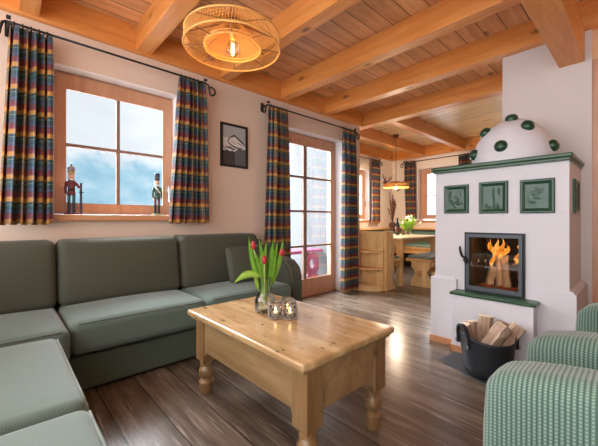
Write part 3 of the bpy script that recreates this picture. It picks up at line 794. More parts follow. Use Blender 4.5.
# plinth with an opening for fire box above shelf
pt_ = .545
for (xa, xb) in ((-1.217, -1.011), (-.489, -.287)):
    pp = box(xa, xb, 2.638, YC-.002, 0, pt_)
    bmesh.ops.bevel(pp, geom=[e for e in pp.edges if e.verts[0].co.z > .5 and e.verts[1].co.z > .5], offset=.014, segments=2, affect='EDGES')
    obj('plinth', pp, 'stove', sv)
obj('fireside_block', box(-1.011, -.489, 2.54, 2.66, 0, .436, bev=.004), 'stove', sv)
obj('stone_shelf', rbox(-1.018, -.472, 2.515, 2.664, .436, .457, .008, 3, 4), 'glaze_ledge', sv, True, auto=.6)
obj('skirting', join(box(-1.224, -1.019, 2.626, 2.638, 0, .05), box(-1.019, -.481, 2.528, 2.54, 0, .05), box(-1.023, -1.011, 2.528, 2.638, 0, .05), box(-.489, -.277, 2.626, 2.638, 0, .05), box(-.287, -.275, 2.638, YC, 0, .05)), 'sill', sv)
# crown ledge, moulded
def ledge(x0, x1, y0, y1): return [box(x0, x1, y0, y1, 1.404, 1.432, bev=.007), box(x0+.012, x1-.012, y0+.012, y1, 1.386, 1.405, bev=.004)]
obj('crown_ledge', join(*ledge(-1.205, -.303, 2.615, YC-.003)), 'glaze_ledge', sv)
# relief tiles
def tile(cx, cz, w, h, y, flip=0):
    fr = prism([(-w/2, -h/2), (w/2, -h/2), (w/2, h/2), (-w/2, h/2)], 'y', -.012, 0); fr.free()
    bm = bmesh.new()
    rings = []
    for (k, d) in ((0, 0), (0, -.013), (.005, -.018), (.014, -.018), (.030, -.010), (.034, -.009)):
        rings.append([bm.verts.new((sx*(w/2-k), d, sz*(h/2-k))) for sx, sz in ((-1, -1), (1, -1), (1, 1), (-1, 1))])
    for a, b in zip(rings, rings[1:]):
        for i in range(4): bm.faces.new((a[i], a[(i+1) % 4], b[(i+1) % 4], b[i]))
    bm.faces.new(rings[-1])
    bmesh.ops.recalc_face_normals(bm, faces=bm.faces)
    return bm
def relief(w, h, seed):
    rnd = random.Random(seed); n = 30; bm = bmesh.new(); V = []
    bl = [(rnd.uniform(-.7, .7), rnd.uniform(-.7, .7), rnd.uniform(.12, .28), rnd.uniform(.4, 1), rnd.uniform(.4, 2.2)) for _ in range(9)]
    for j in range(n+1):
        row = []
        for i in range(n+1):
            u, v = i/n*2-1, j/n*2-1
            hgt = max([0]+[a*math.exp(-(((u-x)*s)**2+((v-z)/s)**2)/(r*r)) for x, z, r, a, s in bl])
            hgt *= (1-u**8)*(1-v**8)
            row.append(bm.verts.new((u*(w/2-.034), -.0098-.006*hgt, v*(h/2-.034))))
        V.append(row)
    for j in range(n):
        for i in range(n): bm.faces.new((V[j][i], V[j][i+1], V[j+1][i+1], V[j+1][i]))
    bmesh.ops.recalc_face_normals(bm, faces=bm.faces)
    return bm
for (xa, xb, za, zb, sd) in ((-1.115, -.927, 1.057, 1.282, 1), (-.853, -.663, 1.052, 1.288, 5), (-.590, -.397, 1.05, 1.281, 9)):
    t = tile((xa+xb)/2, (za+zb)/2, xb-xa, zb-za, BY); M = Matrix.Translation(((xa+xb)/2, BY+.001, (za+zb)/2))
    bmesh.ops.transform(t, matrix=M, verts=t.verts)
    to = obj('relief_tile', t, 'glaze', sv)
    r = relief(xb-xa, zb-za, sd); bmesh.ops.transform(r, matrix=M, verts=r.verts)
    ro = obj('relief', r, 'glaze_light', to, True)
t = tile(0, 0, .19, .232, 0); M = Matrix.Translation((BX1-.001, 2.90, 1.165)) @ Matrix.Rotation(PI/2, 4, 'Z')
bmesh.ops.transform(t, matrix=M, verts=t.verts); to = obj('relief_tile', t, 'glaze', sv)
r = relief(.19, .232, 13); bmesh.ops.transform(r, matrix=M, verts=r.verts); obj('relief', r, 'glaze_light', to, True)
# dome with glazed knobs
DCX, DCY, DZ, DR, DH = -.697, 2.905, 1.432, .280, .352
prof = [(DR*math.cos(q)**1.06 if q < PI/2-.001 else 0, DH*math.sin(q)) for q in [k/16*PI/2 for k in range(17)]]
prof = [(DR, -.002)] + prof[0:]
obj('dome', lathe(prof, 48, (DCX, DCY, DZ)), 'stove', sv, True)
for p in ((-0.847, 2.7843, 1.6875), (-0.7028, 2.638, 1.5362), (-0.6803, 2.8188, 1.7662), (-0.5647, 2.7534, 1.6766), (-0.4353, 2.8405, 1.5275), (-0.9104, 2.7371, 1.5176)):
    p = Vector(p)
    nn = Vector(((p.x-DCX)/DR**2, (p.y-DCY)/DR**2, (p.z-DZ)/DH**2)).normalized()
    b = lathe([(.043, -.012), (.043, .006), (.038, .020), (.026, .030), (.010, .0345), (0, .035)], 20)
    bmesh.ops.transform(b, matrix=Matrix.Translation(p) @ nn.to_track_quat('Z', 'Y').to_matrix().to_4x4(), verts=b.verts)
    obj('dome_knob', b, 'glaze', sv, True)
# fire box lining, door, glass, handle
fb = join(box(fx0+.015, fx1-.015, 3.02, 3.06, fz0+.006, fz1-.014), box(fx0+.013, fx0+.033, 2.70, 3.02, fz0+.006, fz1-.014), box(fx1-.033, fx1-.013, 2.70, 3.02, fz0+.006, fz1-.014),
          box(fx0+.033, fx1-.033, 2.70, 3.02, fz0+.006, fz0+.026), box(fx0+.033, fx1-.033, 2.70, 3.02, fz1-.034, fz1-.014))
obj('firebox', fb, 'firebrick', sv)
obj('door_surround', frame_bm('y', BY-.012, .03, fx0, fx1, fz0+.002, fz1, (.014,)*4), 'black', sv)
dr = obj('fire_door', frame_bm('y', BY-.026, .022, fx0+.014, fx1-.014, fz0+.014, fz1-.014, (.021, .021, .027, .022)), 'darkgrey', sv)
obj('door_glass', box(fx0+.030, fx1-.030, BY-.012, BY-.008, fz0+.036, fz1-.03), 'stove_glass', dr)
hx = fx0+.008
obj('door_handle', join(tube([(hx+.012, BY-.02, .715), (hx, BY-.05, .715), (hx-.012, BY-.052, .725), (hx-.024, BY-.052, .76), (hx-.030, BY-.052, .80)], [.009, .009, .010, .010, .006], 8), tube([(hx+.012, BY-.014, .69), (hx+.012, BY-.04, .69)], .016, 10), tube([(hx-.004, BY-.045, .70), (hx+.02, BY-.045, .672)], .009, 8)), 'black', dr, True)

# fire: logs and flames inside the stove
def split_log(length, w, h, seed, mat_b='split'):
    rnd = random.Random(seed); n = 7; bm = bmesh.new(); rings = []
    sh = [(-w/2, -h/2), (0, -h/2*1.05), (w/2, -h/2), (w/2*.95, h*.22), (w*.2, h/2), (-w*.42, h*.40)]
    for i in range(n+1):
        x = -length/2+length*i/n
        rings.append([bm.verts.new((x, u*(1+rnd.uniform(-.05, .05))+rnd.uniform(-.005, .005), v*(1+rnd.uniform(-.05, .05))+rnd.uniform(-.003, .003))) for u, v in sh])
    for a, b in zip(rings, rings[1:]):
        for k in range(6): bm.faces.new((a[k], a[(k+1) % 6], b[(k+1) % 6], b[k]))
    bm.faces.new(rings[0]); bm.faces.new(rings[-1])
    bmesh.ops.recalc_face_normals(bm, faces=bm.faces); return bm
def place(bm, loc, d, roll=0):
    q = Vector(d).normalized().to_track_quat('X', 'Z').to_matrix().to_4x4()
    bmesh.ops.transform(bm, matrix=Matrix.Translation(loc) @ q @ Matrix.Rotation(roll, 4, 'X'), verts=bm.verts); return bm
zf = fz0+.026
def stand(x, y, L, w, lean, lab, seed, tx=0):
    d = Vector((lean, tx, 1)).normalized()
    b = place(split_log(L, w, w*.9, seed), (x+d.x*L/2, y+d.y*L/2, zf+d.z*L/2+.002), d, .6)
    solo('burning_log', b, 'burnlog', (x, y, zf), lab, 'log', 'burning logs in the stove')
stand(-.770, 2.86, .275, .055, .00, 'tall pale split log standing upright in the middle of the fire', 1)
stand(-.715, 2.85, .245, .060, -.10, 'split log leaning against the tall middle log in the fire', 2)
stand(-.845, 2.86, .15, .05, .18, 'short split log at the left of the fire', 3)
stand(-.620, 2.84, .155, .035, -.02, 'short pale split log at the right inside wall of the fire', 4)
fl = bmesh.new(); rf = random.Random(3)
def tongue(cx, cy, z0, L, w, lean, seed):
    rnd = random.Random(seed); n = 14
    path = []; rs = []
    for i in range(n+1):
        t = i/n
        path.append((cx+lean*t+.014*math.sin(t*7+seed), cy+.008*math.sin(t*5+seed), z0+L*t))
        rs.append(max(.0008, w*(math.sin(PI*min(1, t**.7))*.9+.25*(1-t))*(1-t**3)))
    return tube(path, rs, 10)
for a in ((-.765, 2.82, .70, .17, .016, -.075, 1), (-.760, 2.83, .70, .18, .018, -.03, 2), (-.745, 2.82, .71, .17, .016, .00, 3), (-.735, 2.83, .72, .11, .018, .03, 4), (-.775, 2.81, .73, .12, .010, -.085, 8),
          (-.80, 2.82, .64, .14, .012, -.02, 10), (-.79, 2.825, .66, .15, .010, -.045, 11), (-.74, 2.81, .74, .08, .022, -.02, 12), (-.755, 2.80, .72, .09, .024, -.03, 13),
          (-.640, 2.83, .72, .13, .010, .02, 5), (-.672, 2.83, .665, .07, .009, .03, 6), (-.628, 2.82, .76, .08, .007, .005, 7), (-.65, 2.82, .69, .08, .008, .02, 14)):
    merge(fl, tongue(*a))
solo('fire', fl, 'flame', (-.74, 2.83, .55), 'orange flames burning over the logs behind the stove glass', 'fire')
em = bmesh.new()
for k in range(40):
    x, y = -.76+rf.uniform(-.14, .14), 2.80+rf.uniform(-.05, .08)
    t = bmesh.new(); bmesh.ops.create_icosphere(t, subdivisions=1, radius=rf.uniform(.006, .014)); merge(em, t, Matrix.Translation((x, y, zf+.004)))
MAT['ember'] = emis('ember', (.7, .09, .01), .35, (.05, .02, .015))
eo = solo('embers', em, 'ember', (-.76, 2.82, zf), 'glowing red embers on the stove floor', 'embers'); eo['kind'] = 'stuff'

# slate hearth plate
solo('hearth_plate', prism([(-1.0, 2.29), (-.60, 2.13), (-.42, 2.18), (-.42, 2.527), (-.975, 2.527)], 'z', 0, .004), 'slate', (-.75, 2.4, 0), 'dark slate hearth plate on the floor under the firewood bucket', 'hearth plate')

# firewood bucket
KX, KY = -.698, 2.318
bk = thing('firewood_bucket', 'black bucket with side handles full of split firewood', 'bucket', (KX, KY, .004))
bp = [(r*.925, z*1.05) for r, z in [(0, .006), (.125, .006), (.140, .012), (.150, .06), (.162, .14), (.172, .21), (.178, .226), (.172, .230), (.164, .21), (.154, .14), (.142, .06), (.13, .022), (0, .02)]]
tbm = lathe(bp, 40, (KX, KY, 0))
for v in tbm.verts:
    if v.co.z > .13:
        dv = Vector((v.co.x-KX, v.co.y-KY, 0)).normalized()
        v.co.z += .035*abs(dv.dot(right))**3*(v.co.z-.13)/.11
obj('tub', tbm, 'leather', bk, True)
for s in (-1, 1):
    c = Vector((KX, KY, 0))+right*(s*.150)
    hgt = .085 if s < 0 else .03
    path = [c+fwd*(.065*math.cos(q))+Vector((0, 0, .235+hgt*math.sin(q)))+right*(s*.012*math.sin(q)) for q in [PI*k/14 for k in range(15)]]
    path = [path[0]-Vector((0, 0, .05))] + path + [path[-1]-Vector((0, 0, .05))]
    hb = bmesh.new(); rr = []
    for k, p in enumerate(path):
        t_ = (path[min(k+1, len(path)-1)]-path[max(k-1, 0)]).normalized(); n_ = right.cross(t_).normalized()
        rr.append([hb.verts.new(p+right*u*.013+n_*w_*.006) for u, w_ in ((-1, -1), (1, -1), (1, 1), (-1, 1))])
    for A_, B_ in zip(rr, rr[1:]):
        for k in range(4): hb.faces.new((A_[k], A_[(k+1) % 4], B_[(k+1) % 4], B_[k]))
    hb.faces.new(rr[0]); hb.faces.new(rr[-1]); bmesh.ops.recalc_face_normals(hb, faces=hb.faces)
    h = obj('bucket_handle', hb, 'leather', bk)
    for e in (-1, 1):
        q = c+fwd*(.075*e)+Vector((0, 0, .20))+right*(s*.008)
        obj('rivet', lathe([(0, .012), (.005, .010), (.005, -.010), (0, -.012)], 10, q+right*s*.006), 'lattice', h, True)
fw = [((-.010, -.045, .215), (.64, 0, .77), .29, .088, .070, 'large split log leaning right across the middle of the bucket', 11, 'split', .3),
      ((.098, -.035, .210), (.64, .03, .77), .27, .084, .070, 'rough split log leaning right at the front of the bucket', 12, 'split', .9),
      ((-.108, .010, .195), (-.16, .05, 1), .25, .065, .050, 'short upright split log at the bucket left side', 13, 'split', 0),
      ((-.060, .055, .195), (.02, .1, 1), .25, .060, .05, 'split log standing behind, left of the tallest log', 14, 'split', .5),
      ((.025, .075, .215), (.14, .1, 1), .27, .085, .065, 'tallest split log with pale end and dark bark at the back of bucket', 15, 'split', .2),
      ((.112, .065, .195), (.34, .1, .94), .25, .065, .05, 'split log with pale end poking out at the bucket right rim', 16, 'split', 1.2)]
for (c, d, L, w, h, lab, sd, mt, rl) in fw:
    P0 = Vector((KX, KY, 0))+right*c[0]+fwd*c[1]+Vector((0, 0, c[2]))
    D = right*d[0]+fwd*d[1]+Vector((0, 0, d[2])); D.normalize()
    root = thing('firewood_log', lab, 'log', P0, 'firewood logs in the bucket')
    root.rotation_mode = 'QUATERNION'
    root.rotation_quaternion = (D.to_track_quat('X', 'Z').to_matrix().to_4x4() @ Matrix.Rotation(rl, 4, 'X')).to_quaternion()
    def loc(name, bm_, mt_):
        o_ = obj(name, bm_, mt_); o_.parent = root; return o_
    loc('split_wood', split_log(L, w, h, sd), mt)
    e = split_log(.006, w, h, sd+50); bmesh.ops.translate(e, verts=e.verts, vec=(L/2+.002, 0, 0)); loc('cut_end', e, 'log_end')
    loc('bark', box(-L/2, L/2*.98, -w*.42, w*.42, -h/2-.009, -h/2-.001, bev=.004), 'bark')

# ------------------------------------------------------------------ armchairs at the right
def armchair(y, label, rot=0, dx=0):
    """faces -X ; y is the crest of the far arm"""
    r = thing('armchair', label, 'armchair', (.12, y-.33, 0), 'ribbed green armchairs')
    def ztop(x):
        t = x+.30
        return .582+.058*(1-math.exp(-max(0, t)/.15))
    def arm(yc):
        bm = rbox(-.315, .50, yc-.085, yc+.085, .14, .60, .05, 5, 14)
        for v in bm.verts:
            k = max(0, (v.co.z-.14)/.46)
            zt = ztop(v.co.x)
            v.co.z = .14+k*(zt-.14)
            v.co.x += .012*math.sin(k*PI)*(-1 if v.co.x < -.2 else 0)
        return bm
    obj('armrest', arm(y), 'ribbed', r, True)
    obj('armrest', arm(y-.66), 'ribbed', r, True)
    obj('seat', cushion(-.31, .34, y-.57, y-.09, .20, .40, .05, .02), 'ribbed', r, True)
    bk_ = rbox(.34, .54, y-.60, y-.06, .16, .92, .08, 5, 8)
    for v in bk_.verts: v.co.x += (v.co.z-.3)*.18
    obj('backrest', bk_, 'ribbed', r, True)
    for x in (-.24, .44):
        for yy in (y-.68, y+.02):
            obj('leg', lathe([(0, 0), (.018, 0), (.024, .14), (.024, .16), (0, .16)], 12, (x, yy, 0)), 'table_z', r, True)
    r.rotation_euler.z = rot; r.location.x += dx
    return r
armchair(1.05, 'ribbed green armchair nearest the viewer, at the bottom right corner', 0, .014)
armchair(2.07, 'ribbed green armchair behind the nearest one, closer to the stove', math.radians(-6), .062)

# ------------------------------------------------------------------ large rattan pendant lamp
def woven_lamp(name, label, cx, cy, z, R_, Hd, r_in, z_hub, nstr, cord_top, cat='lamp'):
    L = thing(name, label, cat, (cx, cy, z))
    def ring(r, zz, t=.004, n=48): return tube([(cx+r*math.cos(k*2*PI/n), cy+r*math.sin(k*2*PI/n), zz) for k in range(n)], t, 5, closed=True)
    dm = join(ring(R_, z, .0055), ring(R_*.985, z+Hd, .005))
    for k in range(nstr):
        a = k*2*PI/nstr
        merge(dm, tube([(cx+R_*math.cos(a), cy+R_*math.sin(a), z), (cx+R_*.985*math.cos(a+.03), cy+R_*.985*math.sin(a+.03), z+Hd)], .0016, 4, False))
    obj('drum_weave', dm, 'rattan', L)
    tpm = bmesh.new(); rh = R_*.17
    for k in range(nstr):
        a = k*2*PI/nstr
        merge(tpm, tube([(cx+R_*.985*math.cos(a), cy+R_*.985*math.sin(a), z+Hd), (cx+rh*math.cos(a+.10), cy+rh*math.sin(a+.10), z_hub+.012)], .0018, 4, False))
    for q in (.35, .55, .75): merge(tpm, ring(rh+(R_*.985-rh)*q, z_hub+.012+(z+Hd-z_hub-.012)*q, .003))
    obj('top_weave', tpm, 'rattan', L)
    cn = join(ring(r_in, z+.006, .0045), ring(r_in*.985, z+.024, .003))
    for k in range(nstr):
        a = k*2*PI/nstr
        merge(cn, tube([(cx+r_in*math.cos(a), cy+r_in*math.sin(a), z+.006), (cx+r_in*.98*math.cos(a), cy+r_in*.98*math.sin(a), z+.024), (cx+rh*math.cos(a), cy+rh*math.sin(a), z_hub)], .0014, 4, False))
    obj('inner_cone', cn, 'rattan', L)
    sp = bmesh.new()
    for k in range(8):
        a = k*2*PI/8+.2
        merge(sp, tube([(cx+R_*math.cos(a), cy+R_*math.sin(a), z+.004), (cx+r_in*math.cos(a), cy+r_in*math.sin(a), z+.012)], .003, 5))
        merge(sp, tube([(cx+R_*.98*math.cos(a), cy+R_*.98*math.sin(a), z+Hd), (cx+rh*math.cos(a), cy+rh*math.sin(a), z_hub)], .0035, 5))
    obj('spoke_frame', sp, 'rattan_dark', L)
    hb = join(ring(rh, z_hub, .006), ring(rh*.96, z_hub+.014, .005), ring(rh*.9, z_hub-.016, .004))
    for k in range(28):
        a = k*2*PI/28
        merge(hb, tube([(cx+rh*.9*math.cos(a), cy+rh*.9*math.sin(a), z_hub-.016), (cx+rh*math.cos(a), cy+rh*math.sin(a), z_hub+.014)], .003, 4, False))
    obj('hub', hb, 'rattan_dark', L)
    obj('cord', tube([(cx, cy, z_hub-.02), (cx, cy, cord_top)], .004, 8), 'rattan_dark', L)
    obj('ceiling_rose', lathe([(0, -.03), (.045, -.03), (.05, -.02), (.05, 0), (0, 0)], 20, (cx, cy, cord_top)), 'rattan_dark', L, True)
    return L
LX, LY, LZ = -1.530, .925, 1.937
L1 = woven_lamp('pendant_lamp', 'large round woven rattan pendant lamp above the coffee table', LX, LY, LZ, .256, .072, .152, LZ+.138, 110, ZC)
obj('lamp_holder', tube([(LX, LY, LZ+.13), (LX, LY, LZ+.052)], .016, 12), 'gold', L1, True)
obj('bulb', lathe([(.012, .058), (.015, .048), (.030, .022), (.036, -.002), (.032, -.022), (.018, -.036), (0, -.040)], 20, (LX, LY, LZ)), 'bulb_glass', L1, True)
obj('filament', join(*[tube([(LX+.009*math.cos(a), LY+.009*math.sin(a), LZ-.022), (LX+.006*math.cos(a), LY+.006*math.sin(a), LZ+.030)], .0024, 6) for a in (0, 1.26, 2.5, 3.8, 5)]), 'bulb', L1)
NX, NY, NZ = -3.19, 5.46, 1.607
L2 = thing('pendant_lamp', 'small flat rattan pendant lamp above the dining table in nook', 'lamp', (NX, NY, NZ))
def ring2(r, zz, t=.006, n=40): return tube([(NX+r*math.cos(k*2*PI/n), NY+r*math.sin(k*2*PI/n), zz) for k in range(n)], t, 5, closed=True)
wv = join(ring2(.235, NZ+.02), ring2(.23, NZ+.075), ring2(.07, NZ+.125))
for k in range(130):
    a = k*2*PI/130
    for s in (.06, -.06):
        merge(wv, tube([(NX+.235*math.cos(a), NY+.235*math.sin(a), NZ+.02), (NX+.23*math.cos(a+s), NY+.23*math.sin(a+s), NZ+.075)], .004, 4, False))
        merge(wv, tube([(NX+.23*math.cos(a), NY+.23*math.sin(a), NZ+.075), (NX+.06*math.cos(a+s*3), NY+.06*math.sin(a+s*3), NZ+.128)], .004, 4, False))
obj('woven_shade', wv, 'rattan', L2)
obj('cord', tube([(NX, NY, NZ+.07), (NX, NY, ZC)], .005, 8), 'black', L2)
obj('ceiling_rose', lathe([(0, -.05), (.04, -.05), (.052, -.03), (.052, 0), (0, 0)], 20, (NX, NY, ZC)), 'brown', L2, True)
obj('bulb', lathe([(.012, .075), (.015, .06), (.030, .03), (.034, .01), (.026, -.015), (0, -.025)], 16, (NX, NY, NZ)), 'bulb', L2, True)

# ------------------------------------------------------------------ nutcrackers on the window sill
def nutcracker(x, y, z, label, coat, legs, boots, hat, base, kind):
    r = thing('nutcracker', label, 'nutcracker', (x, y, z), 'wooden nutcrackers on the window sill')
    def lt(name, prof, mat, dx=0, dy=0, par=None, seg=16): return obj(name, lathe(prof, seg, (x+dx, y+dy, z)), mat, par or r, True)
    obj('base', rbox(x-.04, x+.04, y-.052, y+.052, z+.001, z+.014, .006, 2, 2), base, r, True)
    for s in (-1, 1):
        lt('boot', [(0, .014), (.017, .014), (.017, .022), (.0135, .03), (.0135, .088), (.015, .092), (0, .092)], boots, 0, s*.019)
        lt('leg', [(.0125, .090), (.013, .12), (.0135, .155), (0, .158)], legs, 0, s*.019)
    t = lt('tunic', [(.0, .145), (.034, .145), (.033, .165), (.028, .190), (.031, .215), (.036, .245), (.030, .257), (.012, .262), (0, .262)], coat)
    obj('belt', lathe([(.0285, .183), (.030, .183), (.030, .193), (.0285, .193)], 20, (x, y, z)), 'black', t, True)
    obj('button_row', join(*[lathe([(0, -.003), (.004, 0), (0, .003)], 8, (x+.0335, y+dy, z+zz)) for zz in (.205, .222, .238) for dy in (-.007, .007)]), 'gold', t)
    for s in (-1, 1):
        if kind == 'skier' and s == 1:
            path = [(x, y+.034, z+.245), (x+.012, y+.050, z+.215), (x+.026, y+.062, z+.198)]
        else:
            path = [(x, y+s*.036, z+.247), (x, y+s*.047, z+.20), (x+.010, y+s*.044, z+.152)]
        a = obj('arm', tube(path, [.012, .012, .009], 10), coat, r, True)
        e = path[-1]
        obj('hand', lathe([(0, -.010), (.009, -.004), (.009, .004), (0, .010)], 10, e), 'skin', a, True)
    h = lt('head', [(0, .256), (.016, .260), (.024, .274), (.025, .292), (.024, .310), (0, .316)], 'skin')
    obj('beard', join(box(x+.010, x+.028, y-.014, y+.014, z+.242, z+.276, bev=.005), box(x-.024, x+.0, y-.026, y+.026, z+.262, z+.306, bev=.006)), 'white', h)
    obj('nose', lathe([(0, -.005), (.005, 0), (0, .006)], 8, (x+.027, y, z+.291)), 'skin', h)
    obj('eye', join(*[lathe([(0, -.004), (.004, 0), (0, .004)], 8, (x+.0235, y+s*.009, z+.298)) for s in (-1, 1)]), 'black', h)
    obj('mouth', box(x+.0245, x+.0275, y-.009, y+.009, z+.277, z+.283), 'coat_red', h)
    if kind == 'skier':
        hb = obj('hat', lathe([(.026, .308), (.029, .312), (.030, .330), (.033, .350), (.028, .358), (.012, .366), (.006, .374), (.006, .384), (0, .386)], 16, (x, y, z)), hat, h, True)
        obj('hat_band', lathe([(.028, .308), (.0305, .310), (.0305, .318), (.028, .320)], 16, (x, y, z)), 'gold', hb, True)
    else:
        hb = obj('hat', lathe([(.026, .308), (.027, .312), (.028, .345), (.030, .362), (.026, .372), (.010, .376), (.004, .382), (0, .384)], 16, (x, y, z)), hat, h, True)
        obj('hat_badge', lathe([(0, -.007), (.006, 0), (0, .007)], 10, (x+.028, y, z+.335)), 'gold', hb, True)
        obj('sash', tube([(x+.030, y-.026, z+.246), (x+.037, y, z+.222), (x+.030, y+.024, z+.195)], .006, 8), 'white', t, True)
    r.scale = (.82, .80, 1)
    return r
SX = -2.952
nutcracker(SX, .385, 1.0455, 'wooden nutcracker in burgundy coat with skis, at left of the window sill', 'coat_red', 'teal', 'navy', 'hat_grey', 'coat_red', 'skier')
SKY = -.014
sk = thing('ski_pair', 'tiny pair of skis and pole held by the burgundy nutcracker', 'skis', (SX+.03, .452, 1.0455))
obj('ski', tube([(SX+.028, .452, 1.0465), (SX+.028, .452, 1.25), (SX+.031, .452, 1.275), (SX+.04, .452, 1.285)], .004, 6), 'navy', sk)
obj('ski', tube([(SX+.020, .463, 1.0465), (SX+.022, .460, 1.25), (SX+.026, .460, 1.275), (SX+.036, .460, 1.285)], .004, 6), 'navy', sk)
obj('pole', tube([(SX+.04, .437, 1.215), (SX+.034, .475, 1.215)], .003, 6), 'black', sk)
sk.location.y += SKY; sk.location.x -= .004
nutcracker(SX, 1.012, 1.0455, 'wooden nutcracker in green coat with tall dark hat, at right of the window sill', 'coat_green', 'coat_red', 'black', 'navy', 'base_green', 'guard')

# ------------------------------------------------------------------ dining nook
# corner shelf with rounded boards at the end of the wall bench
ds = thing('corner_shelf', 'pine end shelf with rounded boards beside the long curtain', 'shelf', (-2.7, 3.95, 0))
SR = .30; sx1 = -2.52; sy = 3.965
XB = -2.915
obj('back_panel', box(XB, sx1, sy, sy+.03, 0, .84, bev=.003), 'nook', ds)
def qround(z0, z1):
    pts = [(XB, sy), (sx1, sy)]
    w = sx1-XB
    for k in range(13):
        q = k/12*PI/2
        pts.append((XB+w*math.cos(q)**.8 if k < 12 else XB, sy-.225*math.sin(q)))
    return prism(pts[1:] + [(XB, sy)], 'z', z0, z1)
for z in (.545, .30):
    obj('shelf_board', qround(z, z+.022), 'nook_y', ds)
obj('shelf_board', qround(.815, .84), 'nook_y', ds) if False else None
obj('shelf_base', qround(0, .085), 'nook', ds)
# high-backed bench behind the shelf
wb = thing('wall_bench', 'pine bench with green seat pad backing onto the end shelf', 'bench', (-2.8, 4.2, 0))
chk = [(3.996, 0), (4.25, 0), (4.22, .05), (4.165, .13), (4.17, .21), (4.21, .27), (4.20, .30), (4.20, .46), (4.18, .85), (3.996, .85)]
obj('end_cheek', prism(chk, 'x', -2.52, -2.485), 'nook', wb)
obj('end_cheek', prism(chk, 'x', -3.66, -3.63), 'nook', wb)
obj('backrest', box(-3.62, -2.525, 3.998, 4.03, .28, .84), 'nook_y', wb)
obj('seat', box(-3.62, -2.50, 4.03, 4.42, .385, .425, bev=.004), 'nook_y', wb)
obj('seat_rail', box(-3.6, -2.52, 4.38, 4.40, .30, .385), 'nook_y', wb)
obj('seat_pad', cushion(-3.6, -2.515, 4.05, 4.41, .426, .462, .015, .004), 'cushion', wb, True)
# table
dt = thing('dining_table', 'pale pine dining table with splayed legs in the nook', 'table', (-2.95, 5.0, 0))
obj('tabletop', rbox(-3.32, -2.47, 4.40, 5.78, .703, .735, .008, 2, 3), 'nook_top', dt, True, auto=.6)
for (x, y, s) in ((-2.555, 4.50, 1), (-3.23, 4.50, -1), (-2.555, 5.62, 1), (-3.23, 5.62, -1)):
    dy = .06 if y > 5 else -.02
    b = prism([(x-.04, 0), (x+.04, 0), (x+.045, .703), (x-.045, .703)], 'y', y-.03, y+.03)
    for v in b.verts: v.co.y += dy*(1-v.co.z/.703)
    obj('leg', b, 'nook', dt)
for x in (-2.565, -3.22):
    obj('apron', prism([(4.53, .703), (4.53, .60), (4.62, .615), (4.75, .645), (5.0, .655), (5.37, .645), (5.5, .615), (5.59, .60), (5.59, .703)], 'x', x-.012, x+.012), 'nook_y', dt)
for y in (4.50, 5.62):
    obj('apron', box(-3.18, -2.60, y-.012, y+.012, .63, .703), 'nook', dt)
# free bench
fbn = thing('bench', 'backless pine bench with green pad and curvy end board beside the stove', 'bench', (-2.3, 5.1, 0))
def cur(x0, x1):
    w = x1-x0; c = (x0+x1)/2
    half = [(.50, 0), (.50, .05), (.44, .10), (.32, .16), (.30, .20), (.34, .25), (.46, .29), (.44, .33), (.48, .38)]
    return [(c+w*a, z) for a, z in half] + [(c-w*a, z) for a, z in reversed(half)]
for y in (4.63, 5.55):
    obj('end_board', prism(cur(-2.455, -2.13), 'y', y, y+.035), 'nook', fbn)
obj('seat', box(-2.50, -2.10, 4.56, 5.70, .38, .425, bev=.005), 'nook_y', fbn)
obj('stretcher', box(-2.315, -2.275, 4.50, 5.72, .18, .25, bev=.004), 'nook_y', fbn)
obj('seat_pad', cushion(-2.48, -2.12, 4.585, 5.68, .426, .468, .018, .006), 'cushion', fbn, True)
# corner bench along nook walls
cbn = thing('corner_bench', 'built-in pine corner bench with green upholstered back along the nook walls', 'bench', (-3.8, 6.5, 0))
obj('seat', join(box(XN+.02, -3.62, 4.5, YB-.02, .40, .44), box(-3.62, -1.6, 6.36, YB-.02, .40, .44)), 'nook_y', cbn)
obj('front_board', join(box(-3.66, -3.64, 4.5, 6.38, .30, .40), box(-3.66, -1.6, 6.38, 6.40, .30, .40)), 'nook_y', cbn)
obj('under_bench_shade', join(box(-3.72, -3.70, 4.5, 6.44, .04, .30), box(-3.72, -1.6, 6.44, 6.46, .04, .30)), 'black', cbn)  # black sheets added for the dark shade under the bench
obj('seat_pad', join(cushion(XN+.10, -3.64, 4.52, YB-.10, .441, .485, .018, .004), cushion(-3.63, -1.62, 6.38, YB-.10, .441, .485, .018, .004)), 'bench_green', cbn, True)
obj('upholstered_back', join(rbox(XN+.021, XN+.08, 4.5, YB-.02, .45, .80, .015, 2, 3), rbox(XN+.081, -1.6, YB-.08, YB-.021, .45, .80, .015, 2, 3)), 'bench_green', cbn, True)
obj('top_rail', join(box(XN, XN+.16, 4.5, YB, .80, .83, bev=.004), box(XN+.16, -1.6, YB-.16, YB, .80, .83, bev=.004)), 'nook_y', cbn)
obj('panel', join(box(XN, XN+.019, 4.5, YB, .44, .80), box(XN+.02, -1.6, YB-.019, YB, .44, .80)), 'nook', cbn)
